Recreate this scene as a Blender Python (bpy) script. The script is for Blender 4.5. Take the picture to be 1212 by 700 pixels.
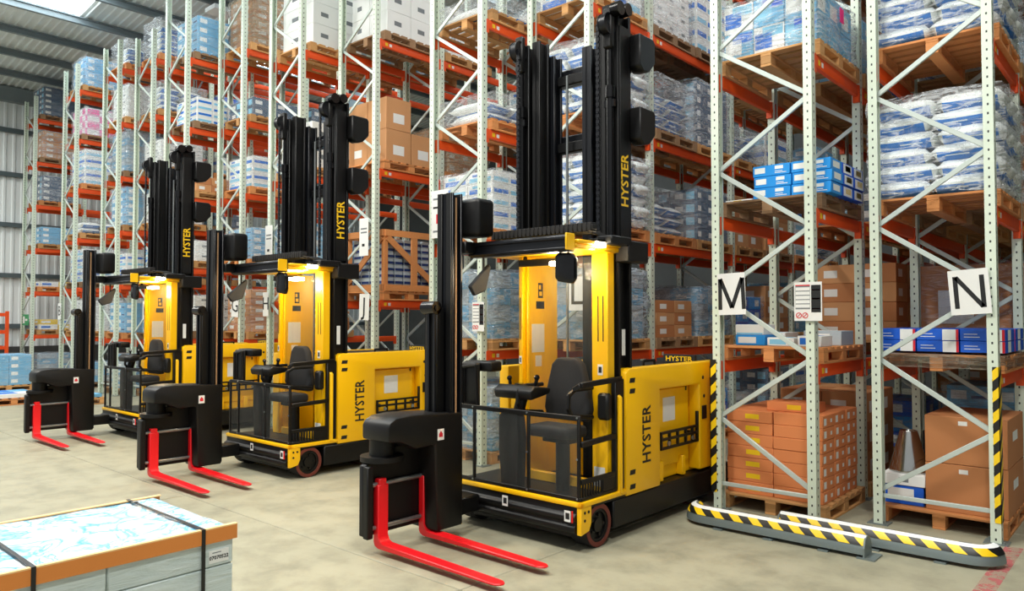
import bpy, bmesh, math, random
from mathutils import Vector, Matrix, noise

for o in list(bpy.data.objects):
    bpy.data.objects.remove(o)
SC = bpy.context.scene
COL = SC.collection
R = math.radians
random.seed(7)

# ------------------------------------------------------------------ camera
IW, IH, FPX, HZ = 1212, 700, 884.0, 376.0
YAW = 0.72504
CAMH = 1.82
TILT = math.atan((HZ - IH / 2) / FPX)
cam_d = bpy.data.cameras.new('camera')
cam_d.sensor_width = 36.0
cam_d.sensor_fit = 'HORIZONTAL'
cam_d.lens = 36.0 * FPX / IW
cam_d.clip_end = 200
cam = bpy.data.objects.new('camera', cam_d)
COL.objects.link(cam)
cam.location = (0, 0, CAMH)
cam.rotation_euler = (math.pi / 2 + TILT, 0, YAW)
SC.camera = cam
CY, SY = math.cos(YAW), math.sin(YAW)


def pix(x, y, z):
    """rough pixel of a world point (used to leave out what the frame never shows)"""
    X = CY * x + SY * y
    D = -SY * x + CY * y
    if D < .3:
        return -9999, -9999, D
    return 606 + FPX * X / D, HZ - FPX * (z - CAMH) / D, D


# ------------------------------------------------------------------ light
SC.view_settings.view_transform = 'Standard'
SC.view_settings.look = 'None'
SC.view_settings.exposure = 0.3
SC.view_settings.gamma = 1.0
SC.view_settings.use_curve_mapping = False
world = bpy.data.worlds.new('world')
SC.world = world
world.use_nodes = True
bgn = world.node_tree.nodes['Background']
bgn.inputs[0].default_value = (0.93, 0.97, 1.0, 1)
bgn.inputs[1].default_value = 0.42

ADDED_LIGHTS = []


def added_light(x, y, z, power, size=1.2, sy=None):
    l = bpy.data.lights.new('added_area_light', 'AREA')
    l.energy = power
    l.shape = 'RECTANGLE'
    l.size = size
    l.size_y = sy or size
    l.color = (1.0, 0.97, 0.9)
    o = bpy.data.objects.new('added_area_light', l)
    COL.objects.link(o)
    o.location = (x, y, z)
    ADDED_LIGHTS.append((x, y, z, size, sy or size))
    return o


# added overhead lights, unseen, over the open marshalling floor and over the aisles
for lx in (-24, -17, -12, -7.5, -3.5, 0.5):
    added_light(lx, 1.2, 8.6, 350, .5, 2.2)
for lx in (-16.2, -12.2, -8.2, -4.19, -0.2):
    added_light(lx, 9.5, 8.75, 28, .4, 3.0)
for lx in (-8.2, -4.19, -0.2):
    added_light(lx, 14.5, 8.75, 6, .4, 3.0)


# ------------------------------------------------------------------ materials
def lin(c):
    return tuple(((v / 255) / 12.92 if v / 255 <= .04045 else ((v / 255 + .055) / 1.055) ** 2.4) for v in c) + (1,)


class NT:
    def __init__(s, name):
        s.m = bpy.data.materials.new(name)
        s.m.use_nodes = True
        s.n = s.m.node_tree.nodes
        s.l = s.m.node_tree.links
        s.b = s.n['Principled BSDF']
        s.out = s.n['Material Output']

    def node(s, t, **k):
        n = s.n.new(t)
        for a, v in k.items():
            setattr(n, a, v)
        return n

    def math(s, op, a, b=None, c=None):
        n = s.node('ShaderNodeMath', operation=op)
        for i, v in enumerate((a, b, c)):
            if v is None:
                continue
            if isinstance(v, (int, float)):
                n.inputs[i].default_value = v
            else:
                s.l.new(v, n.inputs[i])
        return n.outputs[0]

    def mix(s, f, a, b):
        n = s.node('ShaderNodeMix', data_type='RGBA')
        for i, v in ((0, f), (6, a), (7, b)):
            if isinstance(v, (int, float, tuple)):
                n.inputs[i].default_value = v
            else:
                s.l.new(v, n.inputs[i])
        return n.outputs[2]

    def coord(s, scale=(1, 1, 1), which='Object'):
        tc = s.node('ShaderNodeTexCoord')
        mp = s.node('ShaderNodeMapping')
        mp.inputs['Scale'].default_value = scale
        s.l.new(tc.outputs[which], mp.inputs[0])
        return mp.outputs[0]

    def noise(s, vec, scale, detail=3, rough=.55, dist=0):
        n = s.node('ShaderNodeTexNoise')
        n.inputs['Scale'].default_value = scale
        n.inputs['Detail'].default_value = detail
        n.inputs['Roughness'].default_value = rough
        n.inputs['Distortion'].default_value = dist
        if vec is not None:
            s.l.new(vec, n.inputs['Vector'])
        return n.outputs['Fac']

    def ramp(s, f, stops):
        n = s.node('ShaderNodeValToRGB')
        e = n.color_ramp.elements
        e[0].position, e[0].color = stops[0]
        e[1].position, e[1].color = stops[-1]
        for p, c in stops[1:-1]:
            q = e.new(p)
            q.color = c
        s.l.new(f, n.inputs[0])
        return n.outputs[0]

    def bump(s, h, strength=.3, dist=.01):
        n = s.node('ShaderNodeBump')
        n.inputs['Strength'].default_value = strength
        n.inputs['Distance'].default_value = dist
        s.l.new(h, n.inputs['Height'])
        s.l.new(n.outputs[0], s.b.inputs['Normal'])
        return n.outputs[0]

    def set(s, col=None, rough=None, metal=None, spec=None):
        if col is not None:
            if isinstance(col, tuple):
                s.b.inputs['Base Color'].default_value = col
            else:
                s.l.new(col, s.b.inputs['Base Color'])
        if rough is not None:
            if isinstance(rough, (int, float)):
                s.b.inputs['Roughness'].default_value = rough
            else:
                s.l.new(rough, s.b.inputs['Roughness'])
        if metal is not None:
            s.b.inputs['Metallic'].default_value = metal
        if spec is not None:
            s.b.inputs['Specular IOR Level'].default_value = spec
        return s


M = {}


def paint(name, rgb, rough=.5, var=.12, scale=6, metal=0, bump=0, spec=None):
    t = NT(name)
    c = lin(rgb)
    d = tuple(v * (1 - var) for v in c[:3]) + (1,)
    f = t.noise(t.coord(), scale, 4)
    t.set(t.mix(f, d, c), rough, metal, spec)
    if bump:
        t.bump(t.noise(t.coord(), scale * 8, 3), bump, .004)
    M[name] = t.m
    return t.m


paint('yellow', (255, 196, 6), .36, .05, 3)
paint('black', (10, 10, 11), .45, .3, 8, spec=.35)
paint('black_gloss', (8, 8, 10), .25, .2, 5, spec=.4)
paint('dark_steel', (20, 22, 28), .36, .3, 9, .3)
paint('rubber', (26, 25, 25), .8, .3, 12)
paint('tread', (112, 48, 36), .7, .25, 14)
paint('red', (232, 20, 30), .38, .14, 9)
paint('seat', (30, 31, 34), .85, .3, 40, 0, .3)
paint('orange', (240, 84, 20), .48, .14, 5)
paint('brace', (205, 216, 210), .42, .14, 5, .25)
paint('steel', (160, 165, 165), .3, .2, 12, .8)
paint('polished', (190, 190, 185), .18, .2, 8, 1)
paint('white', (236, 238, 236), .6, .04)
paint('ink', (22, 24, 27), .7, .1)
paint('paper', (232, 233, 230), .7, .05, 20)
paint('blue_print', (16, 112, 212), .5, .1)
paint('pale_blue', (132, 200, 232), .5, .1)
paint('navy', (24, 52, 110), .5, .1)
paint('red_print', (214, 30, 46), .5, .1)
paint('pink', (240, 96, 168), .55, .1)
paint('pink_tag', (250, 20, 130), .5, .02)
paint('yellow_label', (238, 196, 20), .55, .05)
paint('green_sign', (40, 150, 90), .5, .05)
paint('grey_ink', (120, 126, 130), .7, .1)
paint('decal_yellow', (250, 200, 20), .4, .02)
paint('carton_orange', (220, 134, 80), .72, .1, 3, 0, .08)
paint('carton_brown', (190, 126, 78), .75, .1, 3, 0, .08)
paint('carton_tan', (206, 150, 100), .75, .1, 3, 0, .08)
paint('carton_white', (236, 238, 236), .62, .06, 3)
paint('carton_grey', (176, 188, 196), .62, .1, 3)
paint('carton_blue', (24, 148, 232), .5, .1, 3)
paint('carton_deepblue', (16, 92, 210), .45, .1, 3)
paint('carton_paleblue', (112, 180, 220), .55, .12, 3)
paint('carton_dark', (66, 92, 120), .6, .15, 3)
paint('carton_pink', (236, 130, 185), .6, .1, 3)
paint('carton_yellow', (232, 196, 60), .6, .1, 3)
paint('tape', (196, 160, 110), .35, .1, 9)
paint('strap', (22, 24, 26), .4, .1)
paint('edge_board', (224, 138, 62), .7, .12, 4)
paint('edge_top', (244, 200, 140), .7, .08, 4)
paint('girt', (86, 100, 104), .5, .15, 2)
paint('rafter', (128, 140, 144), .5, .15, 2)
paint('galv_dark', (130, 142, 142), .42, .2, 6, .4)


def mk_post():
    t = NT('post')
    tc = t.node('ShaderNodeTexCoord')
    sp = t.node('ShaderNodeSeparateXYZ')
    t.l.new(tc.outputs['Object'], sp.inputs[0])
    zf = t.math('FRACT', t.math('MULTIPLY', sp.outputs[2], 1 / .075))
    zb = t.math('LESS_THAN', t.math('ABSOLUTE', t.math('SUBTRACT', zf, .5)), .13)
    ax = t.math('LESS_THAN', t.math('ABSOLUTE', sp.outputs[0]), .0065)
    ay = t.math('LESS_THAN', t.math('ABSOLUTE', sp.outputs[1]), .0085)
    hole = t.math('MULTIPLY', zb, t.math('MAXIMUM', ax, ay))
    n = t.noise(t.coord((1, 1, .25)), 9, 4)
    base = t.mix(n, lin((204, 218, 200)), lin((228, 238, 222)))
    t.set(t.mix(hole, base, lin((50, 56, 54))), .42, .15)
    M['post'] = t.m


mk_post()


def mk_wood(name, a, b):
    t = NT(name)
    v = t.coord((1.2, 14, 14))
    oi = t.node('ShaderNodeObjectInfo')
    n = t.noise(v, 4, 5, .6, .4)
    c = t.mix(n, lin(a), lin(b))
    hs = t.node('ShaderNodeHueSaturation')
    t.l.new(c, hs.inputs['Color'])
    t.l.new(t.math('ADD', t.math('MULTIPLY', oi.outputs['Random'], .5), .72), hs.inputs['Value'])
    t.set(hs.outputs[0], .75)
    t.bump(n, .25, .004)
    M[name] = t.m


mk_wood('wood', (176, 122, 70), (222, 172, 112))
mk_wood('wood_orange', (190, 118, 62), (226, 156, 96))
mk_wood('wood_old', (122, 92, 64), (168, 132, 96))


def mk_film(name, lo, hi, tint, rough, strength):
    t = NT(name)
    v = t.coord((2.2, 2.2, 9))
    n = t.noise(v, 1.5, 2.5, .5, 1.2)
    v2 = t.coord((9, 9, 2))
    n2 = t.noise(v2, 1.2, 4, .6, 2.0)
    h = t.math('ADD', n, t.math('MULTIPLY', n2, .6))
    t.set(lin(tint), rough, 0, .6)
    t.bump(h, strength, .05)
    tr = t.node('ShaderNodeBsdfTransparent')
    mx = t.node('ShaderNodeMixShader')
    glint_streak = t.math('MAXIMUM', t.math('SUBTRACT', 1, t.math('MULTIPLY', t.math('ABSOLUTE', t.math('SUBTRACT', n, .5)), 11)), 0)  # opaque pale streaks painted in as highlights on the film's creases
    broad = t.math('MAXIMUM', t.math('MULTIPLY', t.math('SUBTRACT', n2, .52), 4), 0)
    f = t.math('MULTIPLY_ADD', t.math('MINIMUM', t.math('ADD', glint_streak, t.math('MULTIPLY', broad, .6)), 1), hi - lo, lo)
    t.l.new(f, mx.inputs[0])
    t.l.new(tr.outputs[0], mx.inputs[1])
    t.l.new(t.b.outputs[0], mx.inputs[2])
    t.l.new(mx.outputs[0], t.out.inputs[0])
    M[name] = t.m


mk_film('film', .04, .26, (244, 247, 250), .12, .9)
mk_film('film_sack', .06, .5, (244, 247, 250), .1, 1.0)
mk_film('film_milky', .1, .4, (242, 246, 250), .14, .9)
mk_film('film_silver', .22, .7, (190, 202, 212), .12, 1.0)
mk_film('film_dusty', .3, .7, (170, 160, 140), .2, 1.0)


def mk_plexi():
    t = NT('plexi')
    t.set(lin((150, 155, 155)), .08, 0, .6)
    v = t.coord((14, 14, .6))
    n = t.noise(v, 3, 3)
    tr = t.node('ShaderNodeBsdfTransparent')
    tr.inputs[0].default_value = (.93, .93, .92, 1)
    mx = t.node('ShaderNodeMixShader')
    t.l.new(t.math('MULTIPLY_ADD', n, .1, .0), mx.inputs[0])
    t.l.new(tr.outputs[0], mx.inputs[1])
    t.l.new(t.b.outputs[0], mx.inputs[2])
    t.l.new(mx.outputs[0], t.out.inputs[0])
    M['plexi'] = t.m


mk_plexi()


def mk_stripes(name, period, horizontal=False, white=False):
    """yellow and black diagonal hazard tape"""
    t = NT(name)
    tc = t.node('ShaderNodeTexCoord')
    sp = t.node('ShaderNodeSeparateXYZ')
    t.l.new(tc.outputs['Object'], sp.inputs[0])
    if horizontal:
        s = t.math('ADD', sp.outputs[0], t.math('MULTIPLY', sp.outputs[2], 1.3))
    else:
        s = t.math('ADD', sp.outputs[2], t.math('MULTIPLY', t.math('ADD', sp.outputs[0], sp.outputs[1]), -1.0))
    f = t.math('GREATER_THAN', t.math('FRACT', t.math('MULTIPLY', s, 1 / period)), .5)
    w = t.noise(t.coord(), 25, 4)
    y = t.mix(w, lin((240, 196, 10)), lin((254, 216, 30)))
    t.set(t.mix(f, y, lin((24, 24, 24))), .4)
    M[name] = t.m


mk_stripes('hazard_post', .17)
mk_stripes('hazard_rail', .17, True)


def mk_floor():
    t = NT('concrete')
    tc = t.node('ShaderNodeNewGeometry')
    v = tc.outputs['Position']
    big = t.noise(v, .35, 5, .6, .3)
    fine = t.noise(v, 3.2, 6, .65, .2)
    tiny = t.noise(v, 40, 4, .7)
    c = t.ramp(big, [(.3, lin((140, 137, 116))), (.5, lin((156, 152, 129))), (.72, lin((168, 163, 140)))])
    c2 = t.ramp(fine, [(.32, lin((112, 111, 95))), (.55, lin((160, 156, 134))), (.8, lin((176, 172, 150)))])
    c = t.mix(.5, c, c2)
    c = t.mix(t.math('MULTIPLY', t.math('GREATER_THAN', tiny, .68), .25), c, lin((110, 106, 96)))
    t.set(c, t.math('MULTIPLY_ADD', fine, .3, .4))
    t.bump(t.math('ADD', fine, t.math('MULTIPLY', tiny, .3)), .12, .006)
    M['concrete'] = t.m
    t = NT('joint')
    t.set(lin((96, 92, 82)), .9)
    M['joint'] = t.m
    t = NT('worn_red')
    tc = t.node('ShaderNodeNewGeometry')
    n = t.noise(tc.outputs['Position'], 9, 5, .7)
    tr = t.node('ShaderNodeBsdfTransparent')
    mx = t.node('ShaderNodeMixShader')
    t.set(lin((206, 110, 112)), .6)
    t.l.new(t.math('MULTIPLY_ADD', t.math('GREATER_THAN', n, .52), .4, .1), mx.inputs[0])
    t.l.new(tr.outputs[0], mx.inputs[1])
    t.l.new(t.b.outputs[0], mx.inputs[2])
    t.l.new(mx.outputs[0], t.out.inputs[0])
    M['worn_red'] = t.m


mk_floor()


def mk_clad(name, a, b):
    t = NT(name)
    n = t.noise(t.coord((1, 1, .3)), 1.2, 4)
    t.set(t.mix(n, lin(a), lin(b)), .45, .1)
    M[name] = t.m


mk_clad('cladding', (226, 234, 234), (242, 247, 247))
mk_clad('roof_sheet', (222, 230, 228), (238, 243, 241))
mk_clad('block_wall', (64, 66, 66), (88, 90, 88))


def mk_emit(name, rgb, s):
    t = NT(name)
    t.b.inputs['Emission Color'].default_value = lin(rgb)
    t.b.inputs['Emission Strength'].default_value = s
    t.set(lin(rgb), .4)
    M[name] = t.m


mk_emit('lamp_glow', (255, 236, 200), 40)
mk_emit('skylight', (240, 250, 255), 5)
mk_emit('added_light_glow', (255, 250, 235), 6)  # glow colour meant for the added, unseen overhead lights


def mk_sack():
    t = NT('sack')
    tc = t.node('ShaderNodeTexCoord')
    sp = t.node('ShaderNodeSeparateXYZ')
    t.l.new(tc.outputs['Object'], sp.inputs[0])
    wob = t.noise(tc.outputs['Object'], 12, 3)
    low = t.math('LESS_THAN', sp.outputs[2], t.math('MULTIPLY_ADD', wob, .03, -.012))
    inn = t.math('LESS_THAN', t.math('ABSOLUTE', sp.outputs[0]), .205)
    iny = t.math('LESS_THAN', t.math('ABSOLUTE', sp.outputs[1]), .185)
    f = t.math('MULTIPLY', low, t.math('MULTIPLY', inn, iny))
    line = t.math('LESS_THAN', t.math('ABSOLUTE', t.math('SUBTRACT', sp.outputs[2], -.034)), .0045)
    f2 = t.math('MULTIPLY', line, t.math('LESS_THAN', t.math('ABSOLUTE', t.math('ADD', sp.outputs[0], .05)), .09))
    c = t.mix(f, lin((236, 242, 240)), lin((16, 116, 205)))
    c = t.mix(f2, c, lin((220, 232, 240)))
    t.set(c, .35)
    t.bump(t.noise(tc.outputs['Object'], 18, 4), .3, .01)
    M['sack'] = t.m


mk_sack()


def mk_sheet():
    t = NT('swirl_sheet')
    v = t.coord((1, 1, 1))
    n = t.noise(v, 3.0, 3, .5, 3.5)
    n2 = t.noise(v, 7, 4, .6, 1.5)
    c = t.ramp(n, [(.40, lin((206, 216, 224))), (.46, lin((206, 216, 224))), (.53, lin((96, 176, 216))), (.6, lin((204, 214, 224))), (.8, lin((140, 192, 220)))])
    t.set(c, .25)
    t.bump(t.math('ADD', n2, n), .35, .02)
    M['swirl_sheet'] = t.m
    t = NT('wrapped_paper')
    v = t.coord((.7, .7, 5))
    n = t.noise(v, 5, 5, .6, .6)
    c = t.mix(n, lin((172, 190, 190)), lin((226, 236, 234)))
    t.set(c, .28)
    t.bump(n, .4, .03)
    M['wrapped_paper'] = t.m


mk_sheet()


# ------------------------------------------------------------------ mesh tools
class MB:
    def __init__(s, off=(0, 0, 0)):
        s.v, s.f, s.mi = [], [], []
        s.off = Vector(off)

    def add(s, vs, fs, mi=0):
        b = len(s.v)
        s.v += [tuple(Vector(v) - s.off) for v in vs]
        s.f += [tuple(b + i for i in f) for f in fs]
        s.mi += [mi] * len(fs)
        return s

    def box(s, x0, x1, y0, y1, z0, z1, mi=0):
        vs = [(x, y, z) for z in (z0, z1) for y in (y0, y1) for x in (x0, x1)]
        return s.add(vs, [(0, 2, 3, 1), (4, 5, 7, 6), (0, 1, 5, 4), (2, 6, 7, 3), (0, 4, 6, 2), (1, 3, 7, 5)], mi)

    def obox(s, c, sx, sy, sz, rot, mi=0):
        vs = [Vector(c) + rot @ Vector((x * sx / 2, y * sy / 2, z * sz / 2)) for z in (-1, 1) for y in (-1, 1) for x in (-1, 1)]
        return s.add(vs, [(0, 2, 3, 1), (4, 5, 7, 6), (0, 1, 5, 4), (2, 6, 7, 3), (0, 4, 6, 2), (1, 3, 7, 5)], mi)

    def bar(s, a, b, w, d, up=(0, 1, 0), mi=0):
        """a rectangular bar from a to b; w across, d along 'up'"""
        a, b = Vector(a), Vector(b)
        z = (b - a)
        L = z.length
        z.normalize()
        y = Vector(up)
        x = y.cross(z).normalized()
        y = z.cross(x)
        rot = Matrix((x, y, z)).transposed()
        return s.obox((a + b) / 2, w, d, L, rot, mi)

    def cyl(s, a, b, r, n=16, r2=None, mi=0, cap=True):
        a, b = Vector(a), Vector(b)
        z = (b - a).normalized()
        x = z.orthogonal().normalized()
        y = z.cross(x)
        r2 = r if r2 is None else r2
        vs = []
        for p, rr in ((a, r), (b, r2)):
            for i in range(n):
                t = 2 * math.pi * i / n
                vs.append(p + x * rr * math.cos(t) + y * rr * math.sin(t))
        fs = [(i, (i + 1) % n, n + (i + 1) % n, n + i) for i in range(n)]
        if cap:
            fs += [tuple(range(n))[::-1], tuple(range(n, 2 * n))]
        return s.add(vs, fs, mi)

    def ring(s, a, b, r, ri, n=24, mi=0):
        a, b = Vector(a), Vector(b)
        z = (b - a).normalized()
        x = z.orthogonal().normalized()
        y = z.cross(x)
        vs = []
        for p, rr in ((a, r), (b, r), (b, ri), (a, ri)):
            for i in range(n):
                t = 2 * math.pi * i / n
                vs.append(p + x * rr * math.cos(t) + y * rr * math.sin(t))
        fs = []
        for k in range(4):
            for i in range(n):
                fs.append((k * n + i, k * n + (i + 1) % n, ((k + 1) % 4) * n + (i + 1) % n, ((k + 1) % 4) * n + i))
        return s.add(vs, fs, mi)

    def tube(s, pts, r, n=8, mi=0):
        for a, b in zip(pts[:-1], pts[1:]):
            s.cyl(a, b, r, n, mi=mi)
        for p in pts[1:-1]:
            s.ball(p, r, mi=mi)
        return s

    def ball(s, c, r, n=8, mi=0):
        vs, fs = [], []
        for j in range(1, 4):
            for i in range(n):
                t, p = 2 * math.pi * i / n, math.pi * j / 4
                vs.append((c[0] + r * math.sin(p) * math.cos(t), c[1] + r * math.sin(p) * math.sin(t), c[2] + r * math.cos(p)))
        vs += [(c[0], c[1], c[2] + r), (c[0], c[1], c[2] - r)]
        T, B = len(vs) - 2, len(vs) - 1
        for i in range(n):
            k = (i + 1) % n
            fs += [(T, i, k), (i, n + i, n + k, k), (n + i, 2 * n + i, 2 * n + k, n + k), (2 * n + i, B, 2 * n + k)]
        return s.add(vs, fs, mi)

    def prism(s, poly, axis, a, b, mi=0):
        """poly: 2d points in the two other axes (in xyz order); extruded from a to b along axis"""
        n = len(poly)

        def P(u, v, w):
            return {'x': (w, u, v), 'y': (u, w, v), 'z': (u, v, w)}[axis]
        vs = [P(u, v, a) for u, v in poly] + [P(u, v, b) for u, v in poly]
        fs = [(i, (i + 1) % n, n + (i + 1) % n, n + i) for i in range(n)]
        fs += [tuple(range(n))[::-1], tuple(range(n, 2 * n))]
        return s.add(vs, fs, mi)

    def mesh(s, name, mats, bevel=0, seg=1, smooth=False):
        me = bpy.data.meshes.new(name)
        me.from_pydata(s.v, [], s.f)
        for m in (mats if isinstance(mats, (list, tuple)) else [mats]):
            me.materials.append(M[m])
        me.polygons.foreach_set('material_index', s.mi)
        bm = bmesh.new()
        bm.from_mesh(me)
        bmesh.ops.recalc_face_normals(bm, faces=bm.faces)
        if bevel:
            es = [e for e in bm.edges if len(e.link_faces) == 2 and e.calc_face_angle(0) > .6]
            bmesh.ops.bevel(bm, geom=es, offset=bevel, segments=seg, affect='EDGES', profile=.5, clamp_overlap=True)
        bm.to_mesh(me)
        bm.free()
        if smooth or bevel:
            me.polygons.foreach_set('use_smooth', [True] * len(me.polygons))
            me.set_sharp_from_angle(angle=R(38))
        me.update()
        return me


def link(name, data, parent=None, loc=(0, 0, 0), rot=None, scale=None):
    o = bpy.data.objects.new(name, data)
    COL.objects.link(o)
    o.location = loc
    if rot is not None:
        o.rotation_euler = rot
    if scale is not None:
        o.scale = scale
    if parent is not None:
        o.parent = parent
    return o


def tag(o, label=None, cat=None, group=None, kind=None):
    if label:
        o['label'] = label
    if cat:
        o['category'] = cat
    if group:
        o['group'] = group
    if kind:
        o['kind'] = kind
    return o


def copy_tree(o, parent=None):
    c = o.copy()
    COL.objects.link(c)
    c.parent = parent
    for ch in o.children:
        copy_tree(ch, c)
    return c


def text_mesh(s, size, mat, bold=.0, wide=1.0, shear=0, name='lettering', spacing=1.0):
    cu = bpy.data.curves.new('lettering', 'FONT')
    cu.body = s
    cu.size = size
    cu.align_x = 'CENTER'
    cu.align_y = 'CENTER'
    cu.offset = bold * size
    cu.extrude = .0006
    cu.shear = shear
    cu.space_character = spacing
    cu.space_line = .8
    cu.resolution_u = 2
    ob = bpy.data.objects.new('lettering', cu)
    COL.objects.link(ob)
    dg = bpy.context.evaluated_depsgraph_get()
    me = bpy.data.meshes.new_from_object(ob.evaluated_get(dg))
    bpy.data.objects.remove(ob)
    for v in me.vertices:
        v.co.x *= wide
    me.materials.clear()
    me.materials.append(M[mat])
    me.name = name
    return me


FACE_FRONT = (math.pi / 2, 0, 0)                       # text plane facing -y
ROT_UP_X = Matrix(((0, 0, 1), (0, -1, 0), (1, 0, 0)))   # placeholder, replaced below


def rot_cols(x, y, z):
    return Matrix((x, y, z)).transposed().to_euler()


FACE_RIGHT_UP = rot_cols((0, 0, 1), (0, -1, 0), (1, 0, 0))   # faces +x and reads upwards
FACE_RIGHT = rot_cols((0, 1, 0), (0, 0, 1), (1, 0, 0))       # faces +x, upright

# ------------------------------------------------------------------ setting
X0, X1, Y0, Y1 = -27.6, 7.0, -5.0, 21.0
mb = MB()
mb.box(X0, X1, Y0, Y1, -.12, -.02)
floor = tag(link('floor', mb.mesh('floor', 'joint')), kind='structure')
sl = MB().box(0, 3.992, 0, 3.992, -.03, 0).mesh('slab', 'concrete', .006)
sx = X0
while sx < X1 - .1:
    sy = Y0 + .55
    while sy < Y1 - .1:
        link('slab', sl, floor, (sx, sy, 0))
        sy += 4
    sx += 4
link('slab', MB().box(X0, X1, Y0, Y0 + .545, -.03, 0).mesh('slab', 'concrete'), floor)
# worn red floor lines
ml = MB().box(0, .1, 0, 1, .0006, .0016).mesh('floor_line', 'worn_red')
link('floor_line', ml, floor, (-1.04, 5.3, 0), None, (1.2, 1.8, 1))
link('floor_line', MB().box(0, 1.2, 0, .08, .0006, .0016).mesh('floor_line', 'worn_red'), floor, (-4.6, 6.62, 0))
link('floor_line', MB().box(0, 1.6, 0, .06, .0006, .0016).mesh('floor_line', 'worn_red'), floor, (-8.3, 5.7, 0))


def corr(n, pitch, length, depth, axis):
    """corrugated sheet: n ribs across u, length along v"""
    prof = []
    for i in range(n):
        u = i * pitch
        prof += [(u, 0), (u + pitch * .55, 0), (u + pitch * .66, depth), (u + pitch * .89, depth)]
    prof.append((n * pitch, 0))
    return prof


# left wall of profiled white sheets
prof = corr(4, .25, 0, .03, 'z')
m_ = MB()
k = len(prof)
m_.add([(d, u, 0) for u, d in prof] + [(d, u, 9.15) for u, d in prof], [(i, i + 1, k + i + 1, k + i) for i in range(k - 1)])
clad_me = m_.mesh('cladding_panel', 'cladding')
wall = tag(link('wall_left', MB().box(X0 - .2, X0 - .02, 2, Y1, 0, 9.2).mesh('wall_left', 'block_wall')), kind='structure')
for i in range(19):
    link('cladding_panel', clad_me, wall, (X0, 2 + i * 1.0, 0))
girt_me = MB().box(.0, .14, 2, Y1, -.07, .07).mesh('girt', 'girt')
for z in (1.55, 3.15, 4.75, 6.35, 7.75):
    link('girt', girt_me, wall, (X0 + .035, 0, z))
link('plinth', MB().box(.0, .12, 2, Y1, 0, .9).mesh('plinth', 'block_wall'), wall, (X0 + .034, 0, 0))
# back and right walls
wb = tag(link('wall_back', MB().box(X0, X1, Y1, Y1 + .2, 0, 12.6).mesh('wall_back', 'block_wall')), kind='structure')
wr = tag(link('wall_right', MB().box(X1, X1 + .2, 2, Y1, 0, 12.6).mesh('wall_right', 'block_wall')), kind='structure')
# pitched roof: sheets, purlins along the rows, rafters across
RS = .1


def roof_z(x):
    return 9.15 + RS * (x - X0)


ceil = tag(link('ceiling', None), kind='structure')
ceil.location = (X0, Y0, 9.15)
prof = corr(10, .2, 0, .035, 'y')
m_ = MB()
k = len(prof)
RL = Y1 - Y0
# rows of sheets run along y between purlins at 1.55 m; ribs run across (down the slope)
PP = 1.55
pts = [(y, d) for y, d in prof]
m_.add([(0, y, -d) for y, d in pts] + [(PP, y, PP * RS - d) for y, d in pts], [(i, i + 1, k + i + 1, k + i) for i in range(k - 1)])
sheet_me = m_.mesh('roof_sheet', 'roof_sheet')
m_ = MB()
m_.add([(0, y, -d) for y, d in pts] + [(PP, y, PP * RS - d) for y, d in pts], [(i, i + 1, k + i + 1, k + i) for i in range(k - 1)])
sky_me = m_.mesh('skylight_panel', 'skylight')
nx = int((X1 - X0) / PP) + 1
pur_me = MB().prism([(-.04, 0), (.04, 0), (.04, -.03), (-.01, -.03), (-.01, -.17), (.06, -.17), (.06, -.2), (-.04, -.2)], 'y', 0, RL).mesh('purlin', 'rafter')
for i in range(nx):
    for j in range(13):
        # skylight strips: every fifth bay of sheets over the marshalling floor and the aisles
        isky = (i in (4, 5) and j in (4, 5)) or (i in (9, 10, 15, 16) and j in (4, 5, 8, 9)) or (i in (4, 5, 20) and j in (8, 9))
        link('skylight_panel' if isky else 'roof_sheet', sky_me if isky else sheet_me, ceil, (i * PP, j * 2.0, i * PP * RS))
    if i:
        link('purlin', pur_me, ceil, (i * PP, 0, i * PP * RS - .036))
link('eaves_beam', MB().box(.0, .25, 0, RL, -.5, -.04).mesh('eaves_beam', 'rafter'), ceil, (.0, 0, 0))
L_ = X1 - X0
raf_me = MB().prism([(0, -.24), (L_, L_ * RS - .24), (L_, L_ * RS - .75), (0, -.75)], 'y', -.1, .1).mesh('rafter', 'rafter')
for y in (15.2, 20.6):
    link('rafter', raf_me, ceil, (0, y, 0))
# invented fixtures for the added overhead lights, out of view
for li, (lx, ly, lz, sx_, sy_) in enumerate(ADDED_LIGHTS):
    if True:
        b = link('added_light_fixture', None, None, (lx, ly, lz + .03))
        tag(b, 'added unseen overhead light over the %s, %s from far wall' % (('open floor', 'front of the aisles', 'back of the aisles')[0 if ly < 5 else (1 if ly < 12 else 2)], ('first', 'second', 'third', 'fourth', 'fifth', 'sixth')[li if ly < 5 else (li - 6 if ly < 12 else li - 11)]), 'lamp', 'added overhead lights')
        link('housing', MB().box(-sx_ / 2 - .03, sx_ / 2 + .03, -sy_ / 2 - .03, sy_ / 2 + .03, .0, .1).mesh('housing', 'white'), b)
        top = roof_z(lx) - lz - .22
        link('hanger', MB().cyl((0, -sy_ / 3, .1), (0, -sy_ / 3, top), .01, 6).cyl((0, sy_ / 3, .1), (0, sy_ / 3, top), .01, 6).mesh('hanger', 'steel'), b)

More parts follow.
